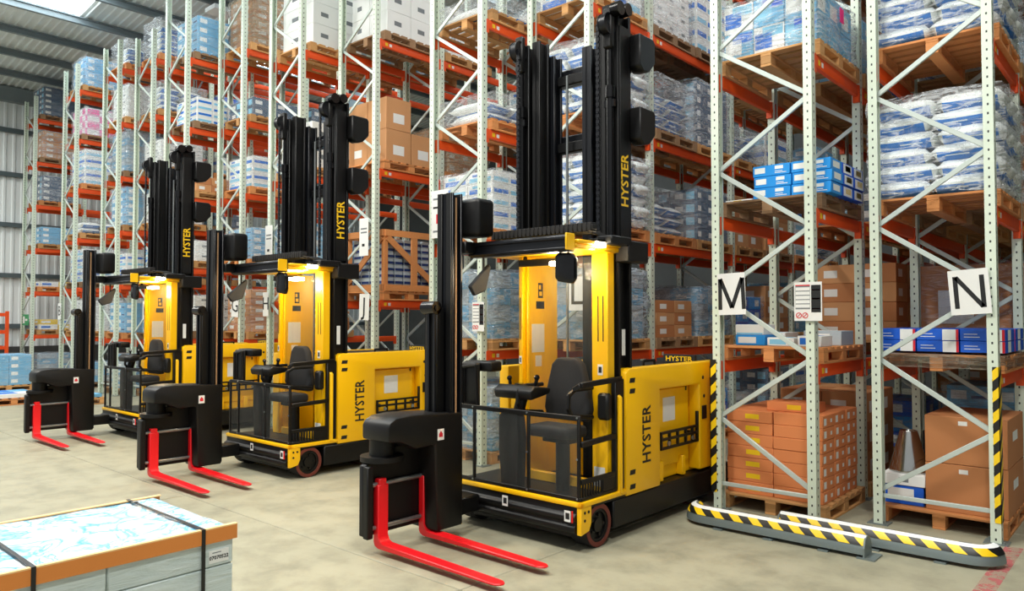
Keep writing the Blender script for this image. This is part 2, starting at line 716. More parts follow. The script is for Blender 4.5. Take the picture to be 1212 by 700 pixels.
# ------------------------------------------------------------------ racking
LEV = [1.29, 2.675, 4.06, 5.445, 6.83]
LEV2 = [1.97, 4.0, 6.02]
RW = .956
BH = .115
POSTH = 8.35
ROWS = {}
_r = [('D', -3.29933 - 3 * 4.01077 - 4.01077, 6.86, 0), ('F', -3.29933 - 3 * 4.01077, 6.61, 0), ('H', -3.29933 - 2 * 4.01077, 6.61, 0),
      ('K', -3.29933 - 4.01077, 6.61, 0), ('M', -3.29933, 6.61, 0)]
for l, x, w, m in _r:
    ROWS[l] = dict(x=x, y=w, t=0)
for a, b, w in (('D', 'E', 7.1), ('F', 'G', 7.1), ('H', 'J', 7.1), ('K', 'L', 7.1), ('M', 'N', 7.1)):
    ROWS[b] = dict(x=ROWS[a]['x'] + RW + .321, y=w, t=1)
ROWS['C'] = dict(x=-20.95 - RW, y=6.8, t=1)
ROWS['B'] = dict(x=-24.95 - RW, y=7.0, t=0)
NAME = {'N': 'rack N', 'M': 'rack M', 'L': 'rack L', 'K': 'rack between J and L', 'J': 'rack J', 'H': 'rack H', 'G': 'rack G', 'F': 'rack left of G',
        'E': 'rack E', 'D': 'rack between B and E', 'C': 'rack B', 'B': 'rack by far wall'}
BAYS = {'M': 5, 'N': 5, 'L': 4, 'K': 2, 'J': 2, 'H': 2, 'G': 2, 'F': 2, 'E': 2, 'D': 2, 'C': 2, 'B': 2}
for l, r in ROWS.items():
    r['lev'] = LEV2 if l in 'HJ' else ([z - .05 for z in LEV] if l == 'N' else LEV)
    if l in 'BCDE':
        r['lev'] = [1.2, 2.47, 3.74, 5.02, 6.3, 7.58]
    r['fy'] = [r['y'], r['y'] + 1.35] + [r['y'] + 1.35 + 2.4 * i for i in range(1, BAYS[l])]
PW, PD = .075, .095           # post section


def post_mesh(h):
    # open C section with lips, opening towards -x... kept as a folded profile with real thickness
    t = .004
    w, d = PW / 2, PD / 2
    prof = [(-w, -d), (w, -d), (w, d), (-w, d), (-w, d - .02), (-w + t, d - .02), (-w + t, d - t), (w - t, d - t), (w - t, -d + t), (-w + t, -d + t), (-w + t, -d + .02), (-w, -d + .02)]
    return MB().prism(prof, 'z', .01, h).mesh('upright_post', 'post')


PM = post_mesh(POSTH)
PMm = PM.copy()
PMm.transform(Matrix.Scale(-1, 4, (1, 0, 0)))
PMm.flip_normals()
FOOT = MB().box(-.085, .085, -.075, .075, 0, .01).cyl((-.06, .06, .01), (-.06, .06, .03), .011, 6).cyl((.06, -.062, .01), (.06, -.062, .03), .011, 6).mesh('base_plate', 'galv_dark')


def brace_mesh(dx, dz):
    m = MB()
    a, b = Vector((0, 0, 0)), Vector((dx, 0, dz))
    m.bar(a, b, .042, .026)
    return m.mesh('brace', 'brace', .003)


BR_UP = brace_mesh(RW - PW, .585)
BR_DN = brace_mesh(RW - PW, -.585)
BR_H = MB().bar((0, 0, 0), (RW - PW, 0, 0), .036, .026).mesh('brace', 'brace', .003)
BEAM = {}


def beam_mesh(L):
    k = round(L, 3)
    if k not in BEAM:
        BEAM[k] = MB().box(-.022, .022, 0, L, 0, BH).mesh('beam', 'orange', .008, 2)
    return BEAM[k]


CONN = MB().box(-.03, .03, -.012, .035, -.06, BH - .001).box(-.034, -.03, 0, .02, .0, .03).box(.03, .034, 0, .02, .0, .03).mesh('connector', 'orange', .004)
TAGM = MB().box(.0222, .0232, .1, .15, .03, .08).mesh('load_tag', 'yellow_label')
TAGP = MB().box(.0222, .0232, .18, .23, .03, .075).mesh('paper_tag', 'paper')


def build_rack(l):
    r = ROWS[l]
    x0, x1 = r['x'], r['x'] + RW
    root = link('pallet_rack', None, None, (x0 + RW / 2, r['y'], 0))
    lab = {'N': 'grey-green steel pallet rack with orange beams, rightmost, carrying the letter N', 'M': 'grey-green steel pallet rack with orange beams carrying the letter M'}
    tag(root, lab.get(l, 'grey steel pallet rack with orange beams, ' + {'K': 'unlettered, left of the nearest truck mast', 'F': 'unlettered, just left of the one marked G', 'D': 'unlettered, between those marked B and E', 'B': 'shortest looking, nearest the far wall'}.get(l, 'marked with the letter ' + NAME[l][-1])), 'pallet rack', 'pallet racks')
    o = Vector(root.location)
    nb = BAYS[l]
    far = l in 'BCDE'
    for k, fy in enumerate(r['fy']):
        yy = fy + PD / 2
        for px, me in ((x0 + PW / 2, PMm), (x1 - PW / 2, PM)):
            p = link('upright_post', me, root, Vector((px, yy, 0)) - o)
            if k < 2:
                link('base_plate', FOOT, p)
        # zigzag bracing
        lo = (.29 if r['t'] == 0 else .875)
        z, side = (.29, 1) if r['t'] == 0 else (.29, -1)
        link('brace', BR_H, root, Vector((x0 + PW / 2, yy, .25)) - o)
        if k > 2 and l not in 'MN':
            continue
        while z + .585 < POSTH:
            if side > 0:      # from right up to left
                link('brace', BR_DN, root, Vector((x0 + PW / 2, yy + .012, z + .585)) - o)
            else:
                link('brace', BR_UP, root, Vector((x0 + PW / 2, yy + .012, z)) - o)
            side = -side
            z += .585
    for k in range(nb):
        ya, yb = r['fy'][k] + PD, r['fy'][k + 1]
        for z in r['lev']:
            for bx in (x0 + .028, x1 - .028):
                b = link('beam', beam_mesh(yb - ya), root, Vector((bx, ya, z)) - o)
                if k < 2 or l in 'MNL':
                    link('connector', CONN, b, (0, -.001, 0))
                    c = link('connector', CONN, b, (0, yb - ya + .001, 0), (0, 0, math.pi))
                if k < 3 and bx > x0 + .5 and l in 'KLMNJ':
                    link('load_tag', TAGM, b)
                    link('paper_tag', TAGP, b)
    r['root'] = root
    return root


for l in 'NMLKJHGFEDCB':
    build_rack(l)
# hazard sleeves on two uprights
for l, sx_ in (('N', 1), ('M', 0)):
    r = ROWS[l]
    px = r['x'] + (RW - PW / 2 if sx_ else PW / 2)
    w, d = PW / 2 + .006, PD / 2 + .006
    m = MB()
    if sx_:
        m.box(-.004, w, -d, -d + .005, .17, 1.42).box(w - .005, w, -d, d, .17, 1.42)
    else:
        m.box(-w - .02, -.004, -d, -d + .005, .17, 1.42).box(-w - .02, -w - .015, -d, d, .17, 1.42)
    link('post_guard', m.mesh('post_guard', 'hazard_post'), r['root'], Vector((px, r['y'] + PD / 2, 0)) - Vector(r['root'].location))

LEVW = ['floor', 'first level', 'second level', 'third level', 'fourth level', 'fifth level', 'sixth level']
BAYW = ['end bay', 'second bay', 'third bay', 'fourth bay', 'fifth bay']


def where(l, bay, slot, lev):
    s = BAYW[bay] + ('' if bay == 0 else (' near side' if slot == 0 else ' far side'))
    return '%s of %s, %s' % (LEVW[lev], NAME[l], s)


# ------------------------------------------------------------------ pallets
PALX, PALY, PALH = 1.0, 1.12, .145
_pp = {}


def pallet_parts(wood):
    if wood in _pp:
        return _pp[wood]
    d = {}
    X, Y = PALX / 2, PALY / 2
    d['deck_board'] = MB().box(-X, X, -.055, .055, .123, .145).mesh('deck_board', wood, .002)
    d['stringer_board'] = MB().box(-.05, .05, -Y, Y, .1, .1225).mesh('stringer_board', wood, .002)
    d['block'] = MB().box(-.05, .05, -.06, .06, .0225, .0995).mesh('block', wood, .003)
    d['bottom_board'] = MB().box(-.05, .05, -Y, Y, 0, .022).mesh('bottom_board', wood, .002)
    m = MB()
    for i in range(7):
        y = -Y + .055 + i * (PALY - .11) / 6
        m.box(-X, X, y - .055, y + .055, .123, .145)
    for x in (-X + .05, 0, X - .05):
        m.box(x - .05, x + .05, -Y, Y, .1, .123)
        m.box(x - .05, x + .05, -Y, Y, 0, .022)
        for y in (-Y + .06, 0, Y - .06):
            m.box(x - .05, x + .05, y - .06, y + .06, .022, .1)
    d['all'] = m.mesh('pallet', wood)
    _pp[wood] = d
    return d


def pallet(x, y, z, label, wood='wood', detail=True, rz=0, group='wooden pallets', sc=None):
    d = pallet_parts(wood)
    if not detail:
        o = link('wooden_pallet', d['all'], None, (x, y, z), (0, 0, rz), sc)
        return tag(o, label, 'pallet', group)
    root = tag(link('wooden_pallet', None, None, (x, y, z), (0, 0, rz), sc), label, 'pallet', group)
    X, Y = PALX / 2, PALY / 2
    for i in range(7):
        link('deck_board', d['deck_board'], root, (0, -Y + .055 + i * (PALY - .11) / 6, 0))
    for px in (-X + .05, 0, X - .05):
        link('stringer_board', d['stringer_board'], root, (px, 0, 0))
        link('bottom_board', d['bottom_board'], root, (px, 0, 0))
        for py in (-Y + .06, 0, Y - .06):
            link('block', d['block'], root, (px, py, 0))
    return root


# ------------------------------------------------------------------ cartons, sacks, film
_cm = {}


def carton_mesh(w, d, h, mats, marks=(), tape=None):
    """bevelled carton, origin at centre of its base. marks: (face, u0, u1, v0, v1, material index) in face fractions"""
    key = (round(w, 3), round(d, 3), round(h, 3), tuple(mats), tuple(marks), tape)
    if key in _cm:
        return _cm[key]
    g = .003
    m = MB().box(-w / 2 + g, w / 2 - g, -d / 2 + g, d / 2 - g, 0.001, h - .001)
    me = m.mesh('carton', mats, .004)
    bm = bmesh.new()
    bm.from_mesh(me)

    def quad(a, b, c, dd, mi):
        f = bm.faces.new([bm.verts.new(p) for p in (a, b, c, dd)])
        f.material_index = mi
    e = .0008
    for face, u0, u1, v0, v1, mi in marks:
        z0, z1 = h * v0, h * v1
        if face == 'f':
            y = -d / 2 + g - e
            a, b = -w / 2 + w * u0, -w / 2 + w * u1
            quad((a, y, z0), (b, y, z0), (b, y, z1), (a, y, z1), mi)
        elif face == 'r':
            x = w / 2 - g + e
            a, b = -d / 2 + d * u0, -d / 2 + d * u1
            quad((x, a, z0), (x, b, z0), (x, b, z1), (x, a, z1), mi)
        elif face == 't':
            z = h - .001 + e
            quad((-w / 2 + w * u0, -d / 2 + d * v0, z), (-w / 2 + w * u1, -d / 2 + d * v0, z), (-w / 2 + w * u1, -d / 2 + d * v1, z), (-w / 2 + w * u0, -d / 2 + d * v1, z), mi)
    bm.to_mesh(me)
    bm.free()
    _cm[key] = me
    return me


def film_mesh(seed, puff=.03, n=9):
    bm = bmesh.new()
    bmesh.ops.create_cube(bm, size=1)
    bmesh.ops.subdivide_edges(bm, edges=bm.edges[:], cuts=n, use_grid_fill=True)
    for f in [f for f in bm.faces if f.normal.z < -.9]:
        bm.faces.remove(f)
    for v in bm.verts:
        p = v.co.copy()
        q = Vector((p.x * 3 + seed * 7.1, p.y * 3, p.z * 6))
        nn = noise.noise(q) * puff + noise.noise(q * 3.1) * puff * .5
        r = Vector((p.x, p.y, p.z * .6))
        v.co += r.normalized() * (nn + puff * .55) if r.length else Vector()
        if p.z < -.49:
            v.co.z = -.5 + max(0, noise.noise(q * 1.7)) * .1
    bm.normal_update()
    me = bpy.data.meshes.new('film_wrap')
    bm.to_mesh(me)
    bm.free()
    me.polygons.foreach_set('use_smooth', [True] * len(me.polygons))
    return me


FILM = {}
for fm in ('film', 'film_sack', 'film_milky', 'film_silver', 'film_dusty'):
    FILM[fm] = []
    for s in range(3):
        me = film_mesh(s + len(FILM), .035 if fm != 'film_silver' else .06)
        me.materials.append(M[fm])
        FILM[fm].append(me)


def sack_mesh(L, W, H):
    nx_, ny_ = 10, 6
    vs, fs = [], []

    def pr(u):
        return max(0, 1 - abs(u) ** 5) ** .38
    for s in (1, -1):
        for j in range(ny_ + 1):
            for i in range(nx_ + 1):
                u, v = -1 + 2 * i / nx_, -1 + 2 * j / ny_
                hz = pr(u) * pr(v)
                nn = noise.noise((u * 2 + 3, v * 2, s * 3)) * .012
                vs.append((u * L / 2 * (1 - .03 * abs(v) ** 3), v * W / 2 * (1 - .05 * abs(u) ** 3), s * (hz * H / 2) + nn * hz))
    N = (nx_ + 1) * (ny_ + 1)
    for s in (0, 1):
        for j in range(ny_):
            for i in range(nx_):
                a = s * N + j * (nx_ + 1) + i
                q = (a, a + 1, a + nx_ + 2, a + nx_ + 1)
                fs.append(q if s == 0 else q[::-1])
    m = MB()
    m.add(vs, fs)
    me = bpy.data.meshes.new('sack')
    me.from_pydata(m.v, [], m.f)
    bm = bmesh.new()
    bm.from_mesh(me)
    bmesh.ops.remove_doubles(bm, verts=bm.verts, dist=.0005)
    bmesh.ops.recalc_face_normals(bm, faces=bm.faces)
    bm.to_mesh(me)
    bm.free()
    me.materials.append(M['sack'])
    me.polygons.foreach_set('use_smooth', [True] * len(me.polygons))
    return me


SACK = sack_mesh(.515, .385, .15)


def sack_load(x, y, z, layers, label, film='film_sack', rows=3, group='wrapped sack loads'):
    root = tag(link('wrapped_sack_load', None, None, (x, y, z)), label, 'sacks', group)
    lh = .142
    for k in range(layers):
        for j in range(rows):
            off = .0
            for i in range(2):
                o = link('sack', SACK, root, ((i - .5) * .5 + (.03 if k % 2 else -.02) + random.uniform(-.008, .008), (j - (rows - 1) / 2) * .365 + random.uniform(-.006, .006), .084 + k * lh), (0, 0, math.pi * (k % 2)))
    h = layers * lh + .04
    link('film_wrap', FILM[film][random.randrange(3)], root, (0, 0, h / 2 + .003), None, (1.03, rows * .365 + .0, h))
    return root


SCHEMES = {
    # name: (description, [carton materials], marks)
    'blue_white': ('white blue-printed cartons', [('carton_white', 'blue_print', 'pale_blue'), ('carton_white', 'pale_blue', 'blue_print')], (('f', .08, .92, .12, .5, 1), ('r', .08, .92, .15, .5, 1), ('f', .2, .5, .6, .82, 2))),
    'patch': ('patchy blue-white cartons', [('carton_paleblue', 'white', 'blue_print'), ('carton_white', 'blue_print', 'pale_blue'), ('carton_paleblue', 'pale_blue', 'carton_deepblue')], (('f', .05, .6, .2, .75, 1), ('r', .1, .7, .2, .7, 1), ('f', .3, .95, .6, .95, 2))),
    'pale': ('pale blue cartons', [('carton_paleblue', 'white', 'navy')], (('f', .1, .45, .3, .75, 1), ('r', .1, .4, .3, .75, 1), ('f', .55, .9, .35, .5, 2))),
    'blue': ('blue cartons', [('carton_blue', 'white', 'navy'), ('carton_deepblue', 'white', 'navy')], (('f', .1, .4, .25, .75, 1), ('r', .5, .85, .25, .75, 1))),
    'white': ('plain white cartons', [('carton_white', 'grey_ink', 'pale_blue')], (('f', .3, .55, .4, .6, 1), ('r', .3, .6, .4, .6, 1))),
    'grey': ('grey cartons', [('carton_grey', 'white', 'navy'), ('carton_paleblue', 'white', 'navy')], (('f', .2, .6, .3, .6, 1), ('r', .2, .6, .3, .6, 1))),
    'brown': ('brown cartons', [('carton_brown', 'paper', 'grey_ink'), ('carton_tan', 'paper', 'grey_ink')], (('f', .2, .55, .3, .7, 1), ('r', .2, .55, .3, .7, 1))),
    'dark': ('dark blue-grey cartons', [('carton_dark', 'paper', 'pale_blue')], (('f', .2, .5, .3, .7, 1), ('r', .1, .4, .3, .7, 1), ('f', .6, .9, .2, .8, 2))),
    'pink': ('pink-white cartons', [('carton_white', 'pink', 'pink'), ('carton_pink', 'white', 'pink')], (('f', .5, .95, .1, .9, 1), ('r', .1, .7, .1, .9, 1))),
    'yellow': ('yellow-white cartons', [('carton_yellow', 'white', 'navy'), ('carton_white', 'blue_print', 'navy')], (('f', .1, .6, .3, .7, 1), ('r', .1, .6, .3, .7, 1))),
}


def wrapped(x, y, z, scheme, h, label, film='film', nx=2, ny=3, lh=.2, w=.96, d=1.03, pink=False, group='wrapped pallet loads', rz=0):
    desc, mats, marks = SCHEMES[scheme]
    root = tag(link('wrapped_pallet_load', None, None, (x, y, z), (0, 0, rz)), label, 'pallet load', group)
    nz = max(1, round(h / lh))
    lh = h / nz
    cw, cd = (w - .06) / nx, (d - .06) / ny
    for k in range(nz):
        for j in range(ny):
            for i in range(nx):
                if nx > 2 and 0 < i < nx - 1 and 0 < j < ny - 1:
                    continue
                me = carton_mesh(cw, cd, lh, mats[(i * 7 + j * 3 + k) % len(mats)], marks)
                link('carton', me, root, ((i - (nx - 1) / 2) * cw, (j - (ny - 1) / 2) * cd, k * lh))
    if film:
        link('film_wrap', FILM[film][random.randrange(3)], root, (0, 0, h / 2 + .005), None, (w - .02, d - .02, h + .01))
    if pink:
        link('pink_tag', MB().box(w / 2 + .03, w / 2 + .032, -.05, .06, h * .55, h * .55 + .14).mesh('pink_tag', 'pink_tag'), root)
    return root


def loose_sheet_load(x, y, z, h, label, film='film_silver', w=1.0, d=1.1, group='film-covered loads'):
    """a heap of flat sacks hidden under crumpled film"""
    root = tag(link('film_covered_load', None, None, (x, y, z)), label, 'pallet load', group)
    n = max(1, int(h / .142))
    for k in range(n):
        for j in range(2):
            link('sack', SACK, root, (random.uniform(-.03, .03), (j - .5) * .5, .084 + k * .142), (0, 0, math.pi / 2 * (1 if k % 2 else 1) + random.uniform(-.05, .05)), (.95, 2.0, 1))
    link('film_wrap', FILM[film][random.randrange(3)], root, (0, 0, h / 2 + .03), None, (w - .04, d - .06, h + .05))
    return root


def slot_pos(l, bay, slot):
    r = ROWS[l]
    if bay == 0:
        y = (r['fy'][0] + PD + r['fy'][1]) / 2
    else:
        a, b = r['fy'][bay] + PD, r['fy'][bay + 1]
        y = a + (b - a) * (.25 if slot == 0 else .75)
    return r['x'] + RW / 2, y


def lev_z(l, lev):
    return 0 if lev == 0 else ROWS[l]['lev'][lev - 1] + BH + .0015


def seen(x, y, z0, z1):
    for zz in (z0, (z0 + z1) / 2, z1):
        px, py, D = pix(x, y, zz)
        if -60 < px < IW + 60 and -40 < py < IH + 40 and D > 0:
            return True
    return False


OCC = set()


def stack(l, bay, slot, lev, kind, arg=None, h=.9, wood=None, **k):
    """a pallet and a load on it"""
    OCC.add((l, bay, slot, lev))
    x, y = slot_pos(l, bay, slot)
    z = lev_z(l, lev)
    D = pix(x, y, z)[2]
    if not seen(x, y, z, z + h):
        return
    wd = wood or random.choice(['wood', 'wood', 'wood_orange', 'wood_old'])
    loc = where(l, bay, slot, lev)
    x += random.uniform(-.012, .012)
    pallet(x, y, z, 'wooden pallet, ' + loc, wd, D < 10.5 and bay == 0)
    z += PALH
    if kind == 'wrap':
        wrapped(x, y, z, arg, h, 'film-wrapped %s, %s' % (SCHEMES[arg][0], loc), **k)
    elif kind == 'open':
        wrapped(x, y, z, arg, h, 'open %s, %s' % (SCHEMES[arg][0], loc), film=None, group='open pallet loads', **k)
    elif kind == 'sacks':
        sack_load(x, y, z, arg, 'film-wrapped blue-white sacks, ' + loc, **k)
    elif kind == 'sheet':
        loose_sheet_load(x, y, z, h, 'crumpled film-covered sacks, ' + loc, **k)


# ---- rack N
stack('N', 0, 0, 2, 'sacks', 6, h=.95, wood='wood_orange')
stack('N', 0, 0, 3, 'sacks', 6, h=.95, wood='wood_orange')
stack('N', 1, 0, 1, 'wrap', 'brown', h=.85, nx=1, ny=1, lh=.85)
stack('M', 1, 0, 0, 'open', 'brown', h=.9, nx=2, ny=2, lh=.3)
stack('N', 1, 0, 0, 'open', 'dark', h=.5, nx=2, ny=2, lh=.25)
# ---- rack M
stack('M', 0, 0, 3, 'wrap', 'patch', h=.54, film='film_sack', nx=3, ny=3, lh=.27, pink=True, wood='wood')
# ---- rack L
stack('L', 0, 0, 0, 'wrap', 'dark', h=.8, film='film_silver')
stack('L', 0, 0, 1, 'wrap', 'grey', h=.85, film='film_silver')
stack('L', 0, 0, 2, 'sacks', 6, h=.95, film='film_milky')
stack('L', 0, 0, 3, 'sacks', 6, h=.95, film='film_milky')
stack('L', 0, 0, 4, 'wrap', 'blue_white', h=.5, film='film_milky')
stack('L', 1, 0, 1, 'open', 'brown', h=.5, nx=3, ny=2, lh=.16)
stack('L', 1, 1, 1, 'wrap', 'grey', h=.7, film='film_silver')
stack('L', 1, 0, 2, 'sheet', h=.55, film='film')
stack('L', 1, 1, 2, 'wrap', 'dark', h=.75)
stack('L', 1, 0, 3, 'sheet', h=.7, film='film_milky')
stack('L', 1, 1, 3, 'wrap', 'dark', h=.95, film='film_milky')
stack('L', 1, 0, 4, 'wrap', 'white', h=.8, film='film_milky')
stack('L', 1, 1, 4, 'wrap', 'blue_white', h=1.0, film='film')
# ---- rack K
stack('K', 0, 0, 0, 'wrap', 'grey', h=.8, film='film_silver')
stack('K', 0, 0, 1, 'wrap', 'grey', h=.85, film='film_silver')
stack('K', 0, 0, 2, 'wrap', 'blue_white', h=.75, film='film_milky', lh=.14)
stack('K', 0, 0, 3, 'sheet', h=.3, film='film_milky')
stack('K', 0, 0, 4, 'sheet', h=.2, film='film_milky')
stack('K', 1, 0, 3, 'wrap', 'blue_white', h=.8, film='film')
stack('K', 1, 0, 2, 'wrap', 'pale', h=.7, film='film_milky')
stack('K', 1, 0, 4, 'wrap', 'white', h=.5, film='film_milky')
stack('K', 1, 0, 1, 'wrap', 'white', h=.5, film='film_silver')
# ---- racks J and H
stack('J', 0, 0, 3, 'open', 'white', h=1.1, nx=2, ny=2, lh=.37, wood='wood_old')
stack('J', 0, 0, 0, 'wrap', 'blue', h=.9)
stack('J', 1, 0, 2, 'wrap', 'brown', h=.8, film='film_dusty')
stack('J', 1, 0, 3, 'wrap', 'white', h=.8, film='film_milky')
stack('H', 0, 0, 3, 'open', 'white', h=1.05, nx=1, ny=2, lh=.35, wood='wood')
stack('H', 0, 0, 2, 'open', 'white', h=.75, nx=2, ny=2, lh=.37, wood='wood')
stack('H', 0, 0, 1, 'wrap', 'pale', h=.9, film='film_milky')
stack('H', 0, 0, 0, 'wrap', 'brown', h=.9)
stack('H', 1, 0, 2, 'wrap', 'grey', h=.6)
stack('H', 1, 0, 3, 'wrap', 'grey', h=.6)
# ---- racks G .. B  (floor level first)
PLAN = {
    'G': [('wrap', 'brown', .8, 'film'), ('wrap', 'brown', .8, 'film'), ('wrap', 'pale', .6, 'film_milky'), ('wrap', 'blue_white', .6, 'film'), ('wrap', 'dark', .35, 'film'), ('wrap', 'brown', 1.0, 'film_dusty')],
    'F': [('wrap', 'grey', .8, 'film'), ('wrap', 'white', .7, 'film'), ('wrap', 'white', .4, 'film_milky'), ('open', 'brown', .3, None), ('open', 'blue_white', .5, None), ('wrap', 'pale', .75, 'film')],
    'E': [('wrap', 'blue', .8, 'film'), ('wrap', 'pale', .7, 'film'), ('wrap', 'blue_white', .7, 'film'), ('wrap', 'white', .7, 'film_milky'), ('wrap', 'white', .6, 'film_milky'), ('sheet', None, .6, 'film_milky'), ('sheet', None, .8, 'film_milky')],
    'D': [('wrap', 'grey', .8, 'film'), ('wrap', 'pale', .7, 'film'), ('wrap', 'blue_white', .6, 'film'), ('wrap', 'pale', .9, 'film_milky'), ('wrap', 'grey', .95, 'film_silver'), ('wrap', 'white', .8, 'film_milky'), ('sheet', None, .55, 'film_milky')],
    'C': [('wrap', 'grey', .5, 'film'), ('wrap', 'white', .8, 'film_milky'), ('wrap', 'blue_white', .85, 'film_milky'), ('sheet', None, .3, 'film'), ('wrap', 'blue_white', .9, 'film_milky'), ('wrap', 'pink', .7, 'film_milky'), ('wrap', 'pale', .75, 'film_milky')],
    'B': [('wrap', 'grey', .6, 'film_silver'), ('wrap', 'yellow', .3, 'film'), ('wrap', 'yellow', .15, 'film'), ('wrap', 'pale', .5, 'film'), ('wrap', 'dark', .75, 'film_milky'), ('wrap', 'brown', .8, 'film_milky'), ('wrap', 'dark', .85, 'film')],
}
for l, pl in PLAN.items():
    for lev, (kind, sch, h, film) in enumerate(pl):
        if kind == 'sheet':
            stack(l, 0, 0, lev, 'sheet', h=h, film=film)
        elif kind == 'open':
            stack(l, 0, 0, lev, 'open', sch, h=h, lh=.12)
        else:
            stack(l, 0, 0, lev, 'wrap', sch, h=h, film=film, ny=2, lh=.17)
# ---- the deeper bays
rng = random.Random(31)
CH = ['grey', 'dark', 'brown', 'blue_white', 'pale', 'blue', 'brown', 'brown', 'dark']
for l in 'MNLGFED':
    for bay in range(1, BAYS[l]):
        if l in 'GFED' and bay > 1:
            continue
        for slot in (0, 1):
            for lev in range(0, len(ROWS[l]['lev']) + 1):
                if (l, bay, slot, lev) in OCC or (l in 'GFED' and slot):
                    continue
                if rng.random() < .14:
                    continue
                c = rng.choice(CH)
                hh = rng.choice((.4, .6, .8, .9))
                st = random.getstate()
                if rng.random() < .2:
                    stack(l, bay, slot, lev, 'sheet', h=.45, film=rng.choice(['film', 'film_milky']))
                elif c == 'brown':
                    stack(l, bay, slot, lev, 'open', c, h=hh, nx=2, ny=2, lh=.24)
                else:
                    stack(l, bay, slot, lev, 'wrap', c, h=hh, film='film', nx=2, ny=2, lh=.22, d=.98)

ORD = ['bottom', 'second', 'third', 'fourth', 'fifth', 'sixth', 'top']

# ---- rack M floor: orange-brown cartons with yellow labels
cx, cy = slot_pos('M', 0, 0)
pallet(cx, cy, 0, 'worn wooden pallet under the orange-brown cartons in the rack marked M', 'wood', True)
zz = PALH
cw, cd, ch = .455, .32, .113
mf = carton_mesh(cw, cd, ch, ('carton_orange', 'yellow_label', 'paper'), (('f', .42, .72, .3, .7, 1),))
mr = carton_mesh(cw, cd, ch, ('carton_orange', 'yellow_label', 'paper'), (('r', .1, .3, .2, .75, 2), ('r', .62, .76, .35, .65, 2)))
mp = carton_mesh(cw, cd, ch, ('carton_orange', 'yellow_label', 'paper'))
for k in range(7):
    for j in range(3):
        for i in range(2):
            me = mf if (i == 0 and j == 0) else (mr if i == 1 else mp)
            o = link('carton', me, None, (cx + (i - .5) * cw + random.uniform(-.004, .004), cy + (j - 1) * .325 + random.uniform(-.004, .004), zz + k * ch), (0, 0, random.uniform(-.004, .004)))
            col = ('left' if i == 0 else 'right')
            row = ('front', 'middle', 'back')[j]
            tag(o, 'orange-brown carton, %s layer, %s column, %s row, floor stack under M sign' % (ORD[k], col, row), 'carton', 'orange-brown cartons under the M sign')
o = link('carton', carton_mesh(.46, .3, .09, ('carton_orange', 'yellow_label', 'paper'), (('f', .42, .7, .25, .75, 1),)), None, (cx + .12, cy - .22, zz + 7 * ch), (0, 0, .06))
tag(o, 'single orange-brown carton with yellow label lying on top of the stack under the M sign', 'carton', 'orange-brown cartons under the M sign')

# ---- rack M first level: low white and blue boxes on a bare pallet
z = lev_z('M', 1)
pallet(cx, cy, z, 'orange wooden pallet holding low white boxes behind the M sign', 'wood_orange', True)
z += PALH
for i, (dx, dy, w, d, h, mats, lab) in enumerate([
    (-.25, -.25, .3, .3, .1, ('carton_blue', 'white', 'navy'), 'low blue-white box with another on top, on the pallet behind M sign'),
    (.06, -.28, .26, .3, .08, ('carton_white', 'pale_blue', 'navy'), 'low white box in the middle of the pallet behind the M sign'),
    (.32, -.26, .22, .3, .1, ('carton_white', 'blue_print', 'navy'), 'low white and blue box right of the middle on the pallet behind the M sign'),
    (-.25, .2, .36, .36, .12, ('carton_white', 'pale_blue', 'navy'), 'white box at the back left of the pallet behind the M sign'),
    (.28, .22, .36, .36, .14, ('carton_grey', 'white', 'navy'), 'grey box at the back right of the pallet behind the M sign'),
]):
    o = link('low_box', carton_mesh(w, d, h, mats, (('f', .1, .7, .2, .8, 1), ('t', .1, .8, .2, .8, 1))), None, (cx + dx, cy + dy, z))
    tag(o, lab, 'box', 'low boxes behind the M sign')
o = link('low_box', carton_mesh(.29, .28, .1, ('carton_white', 'pale_blue', 'navy'), (('f', .05, .95, .05, .2, 1),)), None, (cx - .26, cy - .25, z + .1))
tag(o, 'white box stacked on a low blue box behind the M sign', 'box', 'low boxes behind the M sign')

# ---- rack M second level: three layers of bright blue boxes
z = lev_z('M', 2)
pallet(cx, cy, z, 'old dark wooden pallet holding the bright blue boxes in the rack marked M', 'wood_old', True)
z += PALH
bm1 = carton_mesh(.36, .3, .105, ('carton_blue', 'white', 'white'), (('f', .06, .34, .3, .8, 1), ('f', .6, .82, .55, .85, 1), ('f', .6, .9, .2, .26, 1), ('f', .6, .8, .34, .4, 1), ('r', .2, .8, .25, .8, 1)))
bm2 = carton_mesh(.36, .3, .105, ('carton_deepblue', 'carton_yellow', 'white'), (('r', .1, .9, .1, .9, 2), ('r', .3, .8, .3, .8, 1)))
for k in range(3):
    for j in range(3):
        for i in range(2):
            o = link('blue_box', bm1 if j == 0 else bm2, None, (cx + .02 + i * .365 + (.01 if k == 1 else 0), cy - .36 + j * .31, z + k * .106), (0, 0, random.uniform(-.01, .01)))
            tag(o, 'bright blue flat box, %s layer, %s column, %s row, second level of rack M' % (('bottom', 'middle', 'top')[k], ('left', 'right')[i], ('front', 'middle', 'back')[j]), 'box', 'bright blue boxes in rack M')
o = link('flat_sheet_pack', carton_mesh(.28, .5, .03, ('carton_white', 'carton_yellow', 'navy'), (('f', .3, .6, .2, .8, 1),)), None, (cx - .33, cy - .2, z))
tag(o, 'thin white pack lying left of the bright blue boxes in rack M', 'pack')

